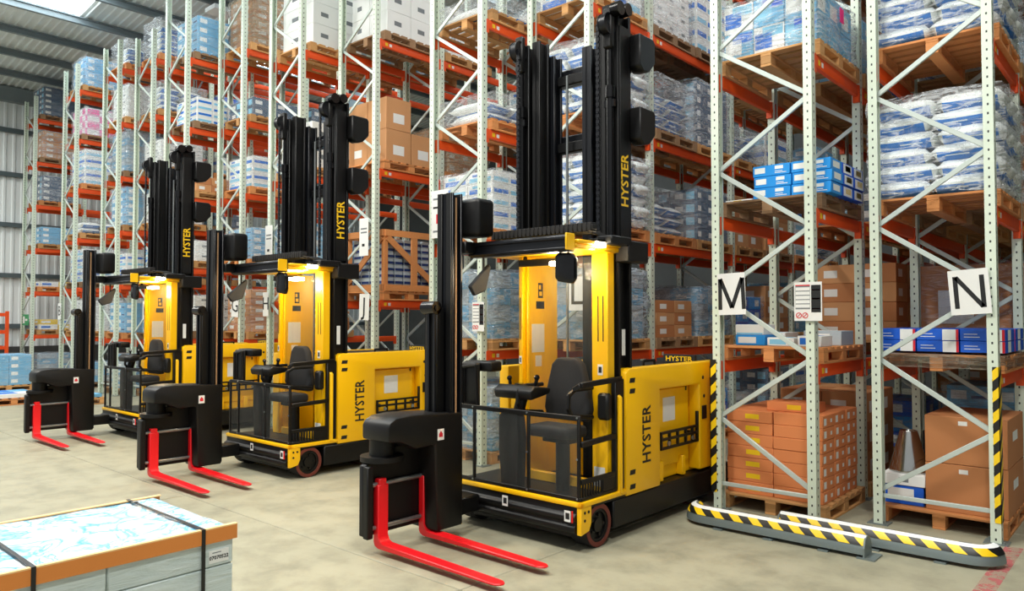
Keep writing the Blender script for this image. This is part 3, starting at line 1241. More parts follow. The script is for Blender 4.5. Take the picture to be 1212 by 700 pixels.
# ---- rack N floor: two big brown boxes, a steel funnel on a blue crate
nx_, ny_ = slot_pos('N', 0, 0)
pallet(nx_, ny_, 0, 'low wooden pallet under the two big brown boxes below the N sign', 'wood_orange', True)
for k in range(2):
    o = link('big_carton', carton_mesh(.62, .85, .41, ('carton_brown', 'paper', 'tape'), (('f', .42, .53, .82, .91, 1), ('r', .3, .6, .5, .7, 1))), None, (nx_ + .19, ny_ - .05, PALH + k * .412))
    tag(o, 'big plain brown carton, %s of the two below the N sign' % ('lower', 'upper')[k], 'carton', 'big brown cartons below the N sign')
cr = tag(link('blue_crate', None, None, (nx_ - .3, ny_ - .25, PALH)), 'blue printed crate with pale lid at the left below the N sign', 'crate')
link('body', carton_mesh(.33, .4, .17, ('carton_deepblue', 'paper', 'navy'), (('f', .1, .75, .2, .85, 1),)), cr)
link('lid', carton_mesh(.36, .42, .1, ('carton_white', 'grey_ink', 'tape'), (('f', .4, .62, .3, .7, 1),)), cr, (0, 0, .17))
fun = tag(link('steel_funnel', None, None, (nx_ - .3, ny_ - .25, PALH + .271)), 'shiny conical steel funnel standing on the blue crate below the N sign', 'funnel')
m = MB()
prof = [(.165, 0), (.17, .012), (.165, .03), (.075, .36), (.07, .37), (.066, .36), (.155, .03), (.155, 0)]
n = 32
vs = [(r_ * math.cos(2 * math.pi * i / n), r_ * math.sin(2 * math.pi * i / n), z_) for r_, z_ in prof for i in range(n)]
fs = [(k * n + i, k * n + (i + 1) % n, ((k + 1) % len(prof)) * n + (i + 1) % n, ((k + 1) % len(prof)) * n + i) for k in range(len(prof)) for i in range(n)]
m.add(vs, fs)
link('cone', m.mesh('cone', 'polished', 0, 1, True), fun)
link('cap', MB().cyl((0, 0, .352), (0, 0, .364), .068, 24).mesh('cap', 'polished'), fun)

# ---- rack N first level: blue, white and red flat boxes on a film-covered pallet
z = lev_z('N', 1)
pallet(nx_, ny_, z, 'film-covered pallet carrying the blue, white and red boxes below the N sign', 'wood_orange', True)
o = link('film_skirt', FILM['film_dusty'][0], None, (nx_, ny_, z + .085), None, (.98, 1.1, .12))
tag(o, 'crumpled dusty film around the pallet of blue and white boxes in rack N', 'film')
z += PALH + .018
nb1 = carton_mesh(.33, .5, .1, ('carton_deepblue', 'white', 'red_print'), (('f', .62, .93, .03, .97, 1), ('f', .93, .99, .03, .97, 2), ('r', .3, .6, .05, .95, 1), ('f', .1, .45, .3, .36, 1), ('f', .1, .4, .55, .6, 1)))
for k in range(2):
    for j in range(2):
        for i in range(3):
            o = link('flat_blue_box', nb1, None, (nx_ + (i - 1) * .335, ny_ + (j - .5) * .52, z + k * .101), (0, 0, random.uniform(-.006, .006)))
            tag(o, 'flat blue red-ended box, %s layer, %s of three, %s row, below N sign' % (('lower', 'upper')[k], ('left', 'middle', 'right')[i], ('front', 'back')[j]), 'box', 'flat blue boxes in rack N')

# ---- rack J: brown cartons with white labels, crate below
jx, jy = slot_pos('J', 0, 0)
z = lev_z('J', 2)
pallet(jx, jy, z, 'wooden pallet under the tall brown cartons in the rack marked J', 'wood_orange', True)
z += PALH
jm = carton_mesh(.48, .5, .5, ('carton_tan', 'paper', 'grey_ink'), (('r', .28, .72, .22, .52, 1), ('f', .3, .7, .25, .5, 1)))
for k in range(2):
    for j in range(2):
        for i in range(2):
            if k and j:
                continue
            o = link('tall_carton', jm, None, (jx + (i - .5) * .485, jy + (j - .5) * .51, z + k * .502), (0, 0, random.uniform(-.015, .015)))
            tag(o, 'tall brown white-labelled carton, %s layer, %s column, %s row, rack J' % (('lower', 'upper')[k], ('left', 'right')[i], ('front', 'back')[j]), 'carton', 'tall brown cartons in rack J')
z = lev_z('J', 1)
pallet(jx, jy, z, 'wooden pallet under the slatted crate in the rack marked J', 'wood_orange', True)
z += PALH
cr = tag(link('wooden_crate', None, None, (jx, jy, z)), 'open wooden crate with a diagonal brace holding blue and white packs in rack J', 'crate')
W_, D_, H_ = .98, 1.08, .95
for sx_ in (-1, 1):
    for sy_ in (-1, 1):
        link('corner_post', MB().box(-.035, .035, -.035, .035, 0, H_).mesh('corner_post', 'wood_orange'), cr, (sx_ * (W_ / 2 - .036), sy_ * (D_ / 2 - .036), 0))
for zc in (.05, H_ - .05):
    for sx_ in (-1, 1):
        link('rail', MB().box(-.012, .012, -D_ / 2, D_ / 2, -.05, .05).mesh('rail', 'wood_orange'), cr, (sx_ * (W_ / 2 + .012), 0, zc))
    link('rail', MB().box(-W_ / 2, W_ / 2, -.012, .012, -.05, .05).mesh('rail', 'wood_orange'), cr, (0, -D_ / 2 - .012, zc))
link('middle_slat', MB().box(-.012, .012, -.06, .06, .1, H_ - .1).mesh('middle_slat', 'wood_orange'), cr, (W_ / 2 + .012, .05, 0))
link('diagonal_brace', MB().bar((W_ / 2 + .012, -D_ / 2 + .05, H_ - .12), (W_ / 2 + .012, D_ / 2 - .05, .12), .1, .02, (1, 0, 0)).mesh('diagonal_brace', 'wood_orange'), cr)
link('diagonal_brace', MB().bar((-W_ / 2 + .05, -D_ / 2 - .012, .12), (W_ / 2 - .05, -D_ / 2 - .012, H_ - .12), .1, .02, (0, 1, 0)).mesh('diagonal_brace', 'wood_orange'), cr)
pm = carton_mesh(.2, .16, .1, ('carton_grey', 'navy', 'white'), (('f', .05, .95, .1, .5, 1), ('r', .05, .95, .1, .5, 1)))
for k in range(8):
    for j in range(5):
        for i in range(4):
            if 0 < i < 3 and 0 < j:
                continue
            link('pack', pm, cr, ((i - 1.5) * .205, (j - 2) * .185, .01 + k * .102))


# ------------------------------------------------------------------ order-picking turret trucks
TO = Vector((-4.15, 5.6, 0))


def build_truck():
    root = link('turret_truck', None, None, TO)

    def P(name, m, mats, parent=None, bevel=.005, smooth=False, seg=1):
        return link(name, m.mesh(name, mats, bevel, seg, smooth), parent or root)

    def B():
        return MB(TO)
    XL, XR = -4.86, -3.44
    # --- chassis
    m = B().prism([(4.78, .07), (7.35, .07), (7.35, .26), (7.2, .33), (5.1, .33), (4.78, .33)], 'x', XL + .16, XR - .16)
    m.box(XL + .02, XR - .0, 5.13, 7.3, .1, .33)
    P('chassis', m, 'black', bevel=.012)
    m = B()
    m.prism([(5.31, .33), (5.86, .33), (5.86, 1.18), (6.6, 1.18), (6.6, .36), (7.12, .36), (7.12, 1.36), (7.06, 1.39), (5.37, 1.39), (5.31, 1.36)], 'x', XR - .12, XR + .01)
    body = P('body_shell', m, 'yellow', bevel=.018, seg=2)
    P('body_shell', B().box(XL - .01, XL + .11, 5.31, 7.12, .33, 1.36), 'yellow', bevel=.018, seg=2)
    m = B().box(XL + .11, XR - .12, 5.72, 7.10, .331, 1.33)
    P('battery_case', m, 'yellow', bevel=.01)
    m = B().box(XR - .119, XR - .095, 5.88, 6.56, .45, 1.16)
    dr = P('battery_door', m, 'yellow', bevel=.008)
    m = B()
    for y in (5.95, 6.36):
        m.box(XR - .119, XR - .05, y, y + .06, .34, .52)
    P('door_foot', m, 'yellow', dr, .004)
    m = B()
    z0 = .76
    for zz_ in (.64, .72, .78):
        m.box(XR - .03, XR - .005, 5.9, 6.6, zz_ - .012, zz_ + .012)
    for y in (5.9, 6.05, 6.2, 6.35, 6.48, 6.585):
        m.box(XR - .03, XR - .005, y, y + .025, .63, .79)
    m.box(XR - .03, XR - .005, 6.575, 6.61, .63, .92)
    m.box(XR - .095, XR - .03, 5.95, 5.98, .7, .74).box(XR - .095, XR - .03, 6.5, 6.53, .7, .74)
    P('battery_retainer', m, 'black', bevel=.003)
    m = B()
    for y in (6.02, 6.47):
        m.cyl((XR - .005, y, .68), (XR + .008, y, .68), .022, 14)
    P('bolt', m, 'steel', bevel=0)
    P('data_sheet', B().box(XR - .0949, XR - .0935, 6.08, 6.3, .86, 1.08), 'paper', dr, 0)
    P('emergency_plug', B().box(XR + .01, XR + .02, 6.63, 6.72, .84, .97), 'black', bevel=.003)
    m = B()
    for y, z in ((5.4, 1.29), (5.4, 1.2), (5.4, .52), (5.4, .4)):
        m.prism([(y - .045, z - .02), (y + .035, z - .02), (y + .045, z + .02), (y - .035, z + .02)], 'x', XR + .0101, XR + .0125)
    for y, z in ((5.9, 1.12), (6.5, 1.12)):
        m.box(XR - .0949, XR - .09, y, y + .02, z, z + .04)
    for y, z in ((6.66, 1.24), (6.68, 1.06)):
        m.cyl((XR + .0101, y, z), (XR + .013, y, z), .018, 10)
    P('slot', m, 'ink', bevel=0)
    P('panel_seam', B().box(XR + .0101, XR + .0115, 6.8, 6.806, .37, 1.34), 'ink', bevel=0)
    # name on the body side
    t = link('name_lettering', text_mesh('HYSTER', .185, 'ink', .02, .74, 0, 'name_lettering', 1.04), root, Vector((XR + .0115, 5.63, .81)) - TO, FACE_RIGHT_UP)
    # rear deck bits and small name board
    m = B().box(-4.75, -3.6, 5.75, 7.05, 1.33, 1.35)
    P('rear_deck', m, 'black', bevel=.004)
    nbd = P('name_board', B().box(-3.98, -3.62, 6.86, 6.9, 1.35, 1.44), 'ink', bevel=.004)
    link('name_lettering', text_mesh('HYSTER', .07, 'decal_yellow', .02, 1.25), nbd, Vector((-3.8, 6.858, 1.395)) - TO, FACE_FRONT)
    m = B().tube([(-3.75, 6.1, 1.33), (-3.75, 6.1, 1.41), (-3.75, 6.3, 1.41), (-3.75, 6.3, 1.33)], .012)
    P('lifting_eye', m, 'black', bevel=0, smooth=True)
    # --- wheels
    for wx_, s in ((-3.53, 1), (-4.77, -1)):
        c0, c1 = (wx_ - .08, 4.93, .172), (wx_ + .08, 4.93, .172)
        w = P('load_wheel', B().ring(c0, c1, .172, .13, 36), 'rubber', bevel=0, smooth=True)
        e = .082 * s
        P('tyre_band', B().ring((wx_ + e * .9, 4.93, .172), (wx_ + e * 1.03, 4.93, .172), .168, .132, 36), 'tread', w, 0, True)
        m = B().cyl((wx_ - .07, 4.93, .172), (wx_ + .055 * s, 4.93, .172), .131, 32)
        m.cyl((wx_, 4.93, .172), (wx_ + .078 * s, 4.93, .172), .055, 20).ring((wx_ + .05 * s, 4.93, .172), (wx_ + .074 * s, 4.93, .172), .128, .108, 32)
        for i in range(5):
            a = i * 2 * math.pi / 5
            m.cyl((wx_ + .05 * s, 4.93 + .08 * math.cos(a), .172 + .08 * math.sin(a)), (wx_ + .072 * s, 4.93 + .08 * math.cos(a), .172 + .08 * math.sin(a)), .014, 8)
        P('wheel_hub', m, 'black', w, 0, True)
    w = P('drive_wheel', B().cyl((-4.25, 6.8, .18), (-4.05, 6.8, .18), .18, 28), 'rubber', bevel=.01, smooth=True)
    # --- operator platform
    FY = 4.68
    m = B().prism([(FY + .02, .33), (5.3, .33), (5.3, .375), (FY + .02, .375)], 'x', XL, XR)
    P('platform', m, 'black', bevel=.004)
    m = B().box(XL, XR + .012, FY - .012, FY + .03, .352, .392).box(XR - .028, XR + .012, FY - .012, 5.31, .352, .392)
    P('platform_edge', m, 'yellow', bevel=.008, seg=2)
    m = B().prism([(FY - .0, .35), (FY + .14, .35), (FY + .14, .13), (FY + .03, .13), (FY - .03, .16), (FY - .035, .2), (FY - .015, .215), (FY - .015, .235), (FY - .035, .25), (FY - .035, .28), (FY + 0, .3)], 'x', XL, XR - .04)
    P('front_bumper', m, 'black', bevel=.004)
    m = B().prism([(FY - .005, .352), (FY + .13, .352), (FY + .13, .22), (FY + .1, .16), (FY - .005, .14)], 'x', XR - .035, XR + .008)
    cp = P('corner_plate', m, 'yellow', bevel=.003)
    m = B()
    for y, z in ((FY + .04, .31), (FY + .09, .31), (FY + .04, .25)):
        m.cyl((XR + .008, y, z), (XR + .012, y, z), .012, 8)
    P('bolt', m, 'ink', cp, 0)
    for dx, dz in ((-4.19, .295), (-3.54, .28)):
        P('warning_decal', B().box(dx - .03, dx + .03, FY - .04, FY - .037, dz - .04, dz + .045, 0).box(dx - .018, dx + .02, FY - .0412, FY - .04, dz - .02, dz + .028, 1), ['paper', 'ink'], bevel=0)
    P('side_reflector', B().box(-3.497, -3.487, FY - .045, FY - .036, .24, .33), 'red', bevel=0)
    # cab floor step and rear yellow plinth
    m = B().box(-4.395, -3.665, 5.15, 5.195, .376, .46)
    P('cab_sill', m, 'yellow', bevel=.006)
    # --- cab pillars
    m = B().prism([(5.18, .376), (5.62, .376), (5.62, 2.36), (5.18, 2.36)], 'x', -4.43, -4.4)
    m.prism([(-4.47, .376), (-4.4301, .376), (-4.4301, 2.36), (-4.47, 2.36), (-4.47, 1.24), (-4.5, 1.18), (-4.56, 1.15), (-4.57, 1.1), (-4.57, .376)], 'y', 5.14, 5.2)
    lp = P('left_pillar', m, 'yellow', bevel=.005)
    m = B()
    for x in (-4.462, -4.447):
        m.box(x, x + .005, 5.138, 5.1399, 1.62, 2.0)
    P('pillar_slot', m, 'ink', lp, 0)
    m = B().box(-4.3999, -4.3985, 5.24, 5.42, 1.5, 1.76, 0).box(-4.3999, -4.3985, 5.29, 5.38, 1.37, 1.47, 0)
    P('instruction_sheet', m, 'paper', lp, 0)
    m = B().box(-4.3999, -4.3985, 5.3, 5.42, 1.9, 1.97, 0).box(-4.3999, -4.3985, 5.33, 5.40, 2.0, 2.14, 0)
    m.box(-4.3985, -4.398, 5.345, 5.385, 2.02, 2.06, 1).box(-4.3985, -4.398, 5.34, 5.37, 2.08, 2.12, 1)
    P('decal', m, ['ink', 'yellow'], lp, 0)
    P('pillar_decal', B().box(-4.465, -4.435, 5.138, 5.1399, 1.4, 1.47, 0).box(-4.457, -4.443, 5.1372, 5.138, 1.415, 1.455, 1), ['paper', 'ink'], lp, 0)
    m = B().box(-3.66, -3.5, 5.14, 5.24, .376, 2.36).prism([(-3.66, .376), (-3.66, 1.3), (-3.5, 1.22), (-3.42, 1.16), (-3.42, .376)], 'y', 5.2, 5.24)
    rp = P('right_pillar', m, 'yellow', bevel=.006)
    m = B()
    for x in (-3.6, -3.55):
        m.box(x, x + .01, 5.138, 5.1399, 1.62, 2.0)
    P('pillar_slot', m, 'ink', rp, 0)
    P('pillar_decal', B().box(-3.6, -3.55, 5.138, 5.1399, 1.34, 1.43, 0).box(-3.59, -3.56, 5.1372, 5.138, 1.36, 1.41, 1), ['paper', 'ink'], rp, 0)
    P('capacity_decal', B().box(-3.64, -3.53, 5.138, 5.1399, .42, .58), 'paper', rp, 0)
    P('rear_screen', B().box(-4.395, -3.66, 5.2, 5.206, .8, 2.34), 'plexi', bevel=0)
    # --- overhead guard
    m = B().box(-4.62, XR - .02, 4.66, 5.3, 2.36, 2.4).box(-3.52, -3.44, 4.66, 5.26, 2.4, 2.43)
    og = P('overhead_guard', m, 'yellow', bevel=.008)
    m = B()
    for i in range(5):
        y = 4.75 + i * .12
        m.box(-4.55, -3.53, y, y + .03, 2.4, 2.44)
    P('guard_bar', m, 'black', og, .004)
    m = B().box(-4.52, -3.475, 4.55, 4.66, 2.33, 2.46).box(-4.52, -3.475, 4.53, 4.55, 2.34, 2.365).box(-4.52, -3.475, 4.53, 4.55, 2.42, 2.45)
    P('traverse_rail', m, 'dark_steel', bevel=.008)
    P('rail_end_plate', B().box(-3.474, -3.46, 4.53, 4.64, 2.34, 2.47), 'yellow', bevel=.004)
    m = B().box(-3.46, -3.2, 4.95, 5.62, 2.39, 2.47).box(-3.4, -3.2, 5.25, 5.62, 2.25, 2.39)
    m = B().box(-3.52, -3.36, 5.0, 5.3, 2.41, 2.485).box(-3.5, -3.36, 5.25, 5.56, 2.28, 2.46)
    P('mast_carriage_bracket', m, 'black', bevel=.012)
    m = B()
    for i in range(24):
        x = -4.48 + i * .045
        m.box(x, x + .034, 4.78, 4.86, 2.50, 2.57)
        m.box(x + .034, x + .045, 4.785, 4.855, 2.515, 2.555)
    P('cable_chain', m, 'rubber', bevel=.003)
    m = B()
    for i in range(4):
        y = 4.9 + i * .04
        m.tube([(-4.45, y, 2.5), (-3.75, y, 2.52), (-3.55, y + .08, 2.52), (-3.45, y + .3, 2.44)], .011, 6)
    P('hose', m, 'rubber', bevel=0, smooth=True)
    # lamps
    lm = P('work_lamp', B().box(-3.52, -3.43, 4.9, 5.02, 2.405, 2.455), 'black', bevel=.006)
    P('lamp_lens', B().box(-3.525, -3.425, 4.885, 5.025, 2.385, 2.43), 'lamp_glow', lm, .01)
    ar = P('lamp_arm', B().box(-4.36, -3.9, 5.0, 5.06, 2.27, 2.33).cyl((-4.3, 5.03, 2.3), (-4.3, 5.03, 2.36), .02, 8), 'black', bevel=.015)
    P('lamp_lens', B().box(-4.0, -3.82, 4.99, 5.1, 2.262, 2.3), 'lamp_glow', ar, .008)
    for p, e in (((-3.46, 4.9, 2.33), 6), ((-3.9, 4.95, 2.2), 11)):
        l = bpy.data.lights.new('lamp_light', 'POINT')
        l.energy = e
        l.color = (1, .86, .62)
        l.shadow_soft_size = .05
        link('lamp_light', l, root, Vector(p) - TO)
    # mirrors
    m = B().prism([(-3.6, 2.1), (-3.47, 2.08), (-3.44, 2.12), (-3.44, 2.28), (-3.47, 2.32), (-3.6, 2.33), (-3.63, 2.3), (-3.63, 2.13)], 'y', 4.6, 4.65)
    mr_ = P('mirror', m, 'black_gloss', bevel=.012, seg=2)
    P('mirror_stem', B().tube([(-3.55, 4.66, 2.3), (-3.56, 4.7, 2.36), (-3.7, 4.7, 2.35)], .01), 'black', mr_, 0, True)
    m = B().prism([(4.42, 2.08), (4.66, 2.28), (4.68, 2.25), (4.62, 2.05), (4.48, 2.0)], 'x', -4.42, -4.38)
    m2 = P('mirror', m, 'ink', bevel=.01)
    P('mirror_stem', B().tube([(-4.4, 4.6, 2.2), (-4.4, 4.6, 2.34)], .01), 'black', m2, 0, True)
    # --- seat
    st = P('seat_cushion', B().box(-4.08, -3.64, 4.78, 5.06, .83, .93), 'seat', bevel=.035, seg=3)
    P('seat_post', B().cyl((-3.86, 5.0, .376), (-3.86, 5.0, .84), .06, 14).box(-4.0, -3.72, 4.9, 5.08, .78, .835), 'black', st, .004)
    m = B().prism([(-4.07, .95), (-3.65, .95), (-3.62, 1.05), (-3.64, 1.2), (-3.70, 1.42), (-3.76, 1.48), (-3.96, 1.48), (-4.02, 1.42), (-4.08, 1.2), (-4.1, 1.05)], 'y', 5.04, 5.13)
    P('seat_backrest', m, 'seat', bevel=.028, seg=3)
    for x in (-4.13, -3.6):
        P('armrest', B().tube([(x, 5.06, 1.0), (x, 4.78, 1.03), (x, 4.73, 1.1), (x, 4.74, 1.2), (x, 4.82, 1.24), (x, 5.06, 1.24)], .018), 'black', bevel=0, smooth=True)
    # --- control console
    m = B().prism([(-4.33, .376), (-4.15, .376), (-4.13, .8), (-4.15, .98), (-4.2, 1.04), (-4.3, 1.04), (-4.36, .98), (-4.36, .7)], 'y', 4.74, 4.86)
    cs = P('console_column', m, 'black', bevel=.02, seg=2)
    P('console_neck', B().cyl((-4.2, 4.82, 1.0), (-4.18, 4.86, 1.16), .05, 14), 'black', cs, 0, True)
    m = B().prism([(4.74, 1.13), (4.98, 1.17), (5.0, 1.22), (4.78, 1.25), (4.72, 1.2)], 'x', -4.4, -3.98)
    ds = P('dashboard', m, 'black', bevel=.02, seg=2)
    P('dash_display', B().obox((-4.2, 4.748, 1.205), .16, .01, .03, Matrix.Rotation(-.5, 3, 'X')), 'navy', ds, .002)
    m = B().cyl((-4.08, 4.9, 1.22), (-4.06, 4.9, 1.3), .016, 8).ball((-4.06, 4.9, 1.31), .026).cyl((-4.36, 4.9, 1.23), (-4.37, 4.9, 1.29), .014, 8).ball((-4.37, 4.9, 1.29), .024)
    m.cyl((-4.22, 4.9, 1.23), (-4.22, 4.9, 1.25), .07, 16)
    P('control_lever', m, 'black_gloss', ds, 0, True)
    m = B().box(-4.44, -4.4, 4.8, 4.9, 1.12, 1.2)
    # side control pods
    m = B().box(-4.84, -4.62, 4.76, 4.8, 1.03, 1.42).box(-4.84, -4.5, 4.8, 4.95, 1.34, 1.43)
    P('left_backrest_pad', m, 'black', bevel=.03, seg=3)
    P('left_guard_rail', B().tube([(-4.8, 4.74, 1.05), (-4.8, 4.74, 1.38), (-4.62, 4.74, 1.40), (-4.6, 4.74, 1.05)], .016), 'black', bevel=0, smooth=True)
    m = B().box(-3.56, -3.45, 5.06, 5.14, .98, 1.2)
    P('cup_tray', m, 'black', bevel=.02)
    # --- front screen: posts, rails and clear panes
    SX = (-4.8, -4.60, -3.98, -3.47)
    z0, z1 = .395, 1.04
    m = B().box(SX[0], SX[-1] + .02, FY + .005, FY + .025, z0, z0 + .03).box(SX[0], SX[-1] + .02, FY + .005, FY + .03, z1 - .025, z1 + .015)
    fr = P('screen_rail', m, 'black', bevel=.004)
    for x in SX:
        p = P('screen_post', B().box(x - .012, x + .012, FY + .004, FY + .03, z0, z1 + .01), 'black', bevel=.003)
        m = B()
        for zb in (z0 + .02, .72, z1):
            m.cyl((x - .006, FY + .004, zb), (x - .006, FY - .003, zb), .008, 8)
        P('bolt', m, 'steel', p, 0)
    for a, b in zip(SX[:-1], SX[1:]):
        P('clear_pane', B().box(a + .012, b - .012, FY + .012, FY + .018, z0 + .03, z1 - .025), 'plexi', bevel=0)
    # side gate
    for za in (1.29, .83):
        m = B().bar((XR - .02, FY + .03, za), (XR - .02, 5.28, za + .02), .03, .045, (0, 0, 1))
        if za > 1:
            m.bar((XR - .02, FY + .03, 1.29), (XR - .09, FY + .03, 1.25), .03, .04, (0, 0, 1))
        P('side_gate_bar', m, 'black', bevel=.006)
    m = B().box(XR - .03, XR - .01, FY + .03, 5.28, .52, .56).box(XR - .03, XR - .01, FY + .03, 5.28, .395, .42)
    for i in range(8):
        y = FY + .05 + i * .035
        m.box(XR - .028, XR - .012, y, y + .014, .42, .52)
    m.box(XR - .028, XR - .012, 5.0, 5.28, .42, .53)
    P('toe_guard', m, 'black', bevel=.003)
    P('side_panel', B().box(XR - .05, XR - .005, 5.17, 5.3, .4, 1.31), 'black', bevel=.006)
    # --- main mast
    MT = 4.42

    def chan(x0, x1, y0, y1, z0_, z1_, t=.028):
        return B().box(x0, x1, y0, y0 + t, z0_, z1_).box(x0, x1, y1 - t, y1, z0_, z1_).box((x0 + x1) / 2 - t / 2, (x0 + x1) / 2 + t / 2, y0, y1, z0_, z1_)
    for s, x in ((-1, -4.53), (1, -3.54)):
        P('outer_mast_channel', chan(x - .06, x + .06, 5.28, 5.48, .34, MT - .05 * (s < 0)), 'black', bevel=.004)
        xi = -4.36 if s < 0 else -3.94
        ya = 5.46
        P('inner_mast_channel', chan(xi - .05, xi + .05, ya, ya + .13, 2.5 if s < 0 else .4, MT - .14), 'dark_steel', bevel=.004)
        xi = x - s * .13
        P('stage_mast_channel', chan(xi - .045, xi + .045, 5.3, 5.45, 2.5 if s < 0 else .4, MT - .03), 'black', bevel=.004)
        xc = x - s * .0
        cyl = P('lift_cylinder', B().cyl((xc, 5.25, 2.5), (xc, 5.25, 3.75), .035, 16).cyl((xc, 5.25, 3.75), (xc, 5.25, 4.2), .022, 12).cyl((xc, 5.25, 3.68), (xc, 5.25, 3.78), .046, 16).box(xc - .05, xc + .05, 5.23, 5.3, 3.6, 3.66), 'black_gloss', bevel=0, smooth=True)
        m = B().box(xc - .045, xc + .045, 5.2, 5.26, 4.1, 4.44)
        pl_ = P('pulley_bracket', m, 'black', bevel=.012)
        P('pulley', B().cyl((xc - .03, 5.2, 4.3), (xc + .03, 5.2, 4.3), .085, 24).cyl((xc - .034, 5.2, 4.3), (xc + .034, 5.2, 4.3), .025, 12).ring((xc - .038, 5.2, 4.3), (xc - .03, 5.2, 4.3), .09, .08, 24).ring((xc + .03, 5.2, 4.3), (xc + .038, 5.2, 4.3), .09, .08, 24), 'dark_steel', pl_, 0, True)
        m = B()
        zc = 2.55
        while zc < 4.28:
            m.box(xc - .022 - .05 * s, xc + .012 - .05 * s, 5.14, 5.156, zc, zc + .032)
            m.box(xc - .016 - .05 * s, xc + .006 - .05 * s, 5.136, 5.16, zc + .034, zc + .046)
            zc += .05
        P('lift_chain', m, 'dark_steel', bevel=0)
    for zc in (4.1, 3.47):
        m = B().box(-4.305, -3.995, 5.5, 5.56, zc - .12, zc - .02)
        P('mast_cross_member', m, 'black', bevel=.012)
        if zc > 3:
            m = B().prism([(5.44, zc + .15), (5.66, zc + .15), (5.69, zc + .12), (5.69, zc - .06), (5.6, zc - .15), (5.5, zc - .17), (5.44, zc - .12)], 'x', -3.479, -3.36)
            P('mast_side_bracket', m, 'black', bevel=.01)
            m = B().box(-4.52, -3.5, 5.6, 5.66, zc - .1, zc + .07)
            P('mast_cross_member', m, 'dark_steel', bevel=.012)
    m = B().cyl((-3.54, 5.36, 4.42), (-3.54, 5.36, 4.5), .05, 14).box(-3.6, -3.45, 5.22, 5.4, 4.4, 4.47).cyl((-3.5, 5.24, 4.42), (-3.42, 5.24, 4.42), .06, 16).cyl((-3.5, 5.36, 4.44), (-3.42, 5.36, 4.44), .055, 16)
    P('mast_head_sheave', m, 'black_gloss', bevel=0, smooth=True)
    P('mast_hose', B().tube([(-4.15, 5.45, 4.05), (-4.15, 5.45, 1.2)], .012, 8), 'steel', bevel=0, smooth=True)
    P('mast_decal', B().box(XR - .0395, XR - .0385, 5.32, 5.37, 1.5, 1.72), 'paper', bevel=0)
    plate = P('name_plate', B().box(-3.479, -3.465, 5.29, 5.43, 2.5, 4.3), 'black', bevel=.003)
    link('name_lettering', text_mesh('HYSTER', .15, 'decal_yellow', .02, .86), plate, Vector((-3.4645, 5.36, 2.98)) - TO, FACE_RIGHT_UP)
    # --- load handler: auxiliary mast, swing head, carriage, forks
    m = chan(-4.64, -4.47, 4.30, 4.42, .12, 2.86, .022)
    P('auxiliary_mast', m, 'dark_steel', bevel=.004)
    P('auxiliary_mast_face', B().box(-4.64, -4.585, 4.285, 4.3, .5, 2.86).box(-4.535, -4.475, 4.285, 4.3, .5, 2.86), 'black', bevel=.003)
    P('mast_groove', B().box(-4.583, -4.57, 4.31, 4.32, .6, 2.82).box(-4.468, -4.463, 4.33, 4.345, .6, 2.82), 'wood_old', bevel=0)
    P('head_housing', B().box(-4.6, -4.3, 4.43, 4.64, 2.5, 2.82), 'black', bevel=.04, seg=3)
    P('upper_roller_bracket', B().box(-4.62, -4.44, 4.42, 4.55, 2.36, 2.46), 'black', bevel=.008)
    P('lower_roller_bracket', B().box(-4.7, -4.5, 4.42, 4.66, .16, .3), 'black', bevel=.01)
    m = B().cyl((-4.66, 4.22, .5), (-4.66, 4.22, 1.9), .03, 12).box(-4.7, -4.55, 4.2, 4.285, .95, 1.9)
    ax = P('auxiliary_lift_column', m, 'black', bevel=.004)
    P('chain_pulley', B().cyl((-4.7, 4.2, 1.9), (-4.55, 4.2, 1.9), .055, 20).cyl((-4.55, 4.2, 1.9), (-4.54, 4.2, 1.9), .025, 12), 'black_gloss', ax, 0, True)
    for xa in (-4.575, -4.645):
        m = B()
        zc = 1.0
        while zc < 1.9:
            m.box(xa, xa + .02, 4.18, 4.198, zc, zc + .028)
            zc += .028
        P('lift_chain', m, 'dark_steel', ax, 0)
    m = B().prism([(3.62, .98), (3.64, 1.02), (3.7, 1.05), (3.85, 1.06), (4.41, 1.03), (4.41, .1), (4.12, .1), (4.1, .8), (3.9, .79), (3.74, .86), (3.62, .87)], 'x', -4.78, -4.45)
    hd = P('swing_head_bracket', m, 'black', bevel=.02, seg=2)
    m = B().box(-4.4495, -4.448, 4.12, 4.19, .83, .92, 0).prism([(4.135, .855), (4.175, .855), (4.175, .88), (4.155, .905), (4.135, .88)], 'x', -4.448, -4.447, 1)
    P('warning_decal', m, ['paper', 'red_print'], hd, 0)
    P('pivot_drum', B().cyl((-4.68, 3.74, .72), (-4.68, 3.74, .99), .1, 24).cyl((-4.68, 3.74, .7), (-4.68, 3.74, .74), .17, 24), 'black', hd, 0, True)
    # carriage facing sideways
    m = B().prism([(3.55, .14), (4.3, .14), (4.3, .8), (3.72, .8), (3.61, .7), (3.55, .68)], 'x', -4.72, -4.66)
    m.box(-4.66, -4.6, 3.54, 3.6, .13, .68).box(-4.66, -4.6, 4.25, 4.31, .13, .77)
    ca = P('fork_carriage', m, 'black', bevel=.008)
    P('carriage_bar', B().cyl((-4.635, 3.55, .53), (-4.635, 4.3, .53), .018, 12).cyl((-4.635, 3.55, .2), (-4.635, 4.3, .2), .018, 12), 'steel', ca, 0, True)
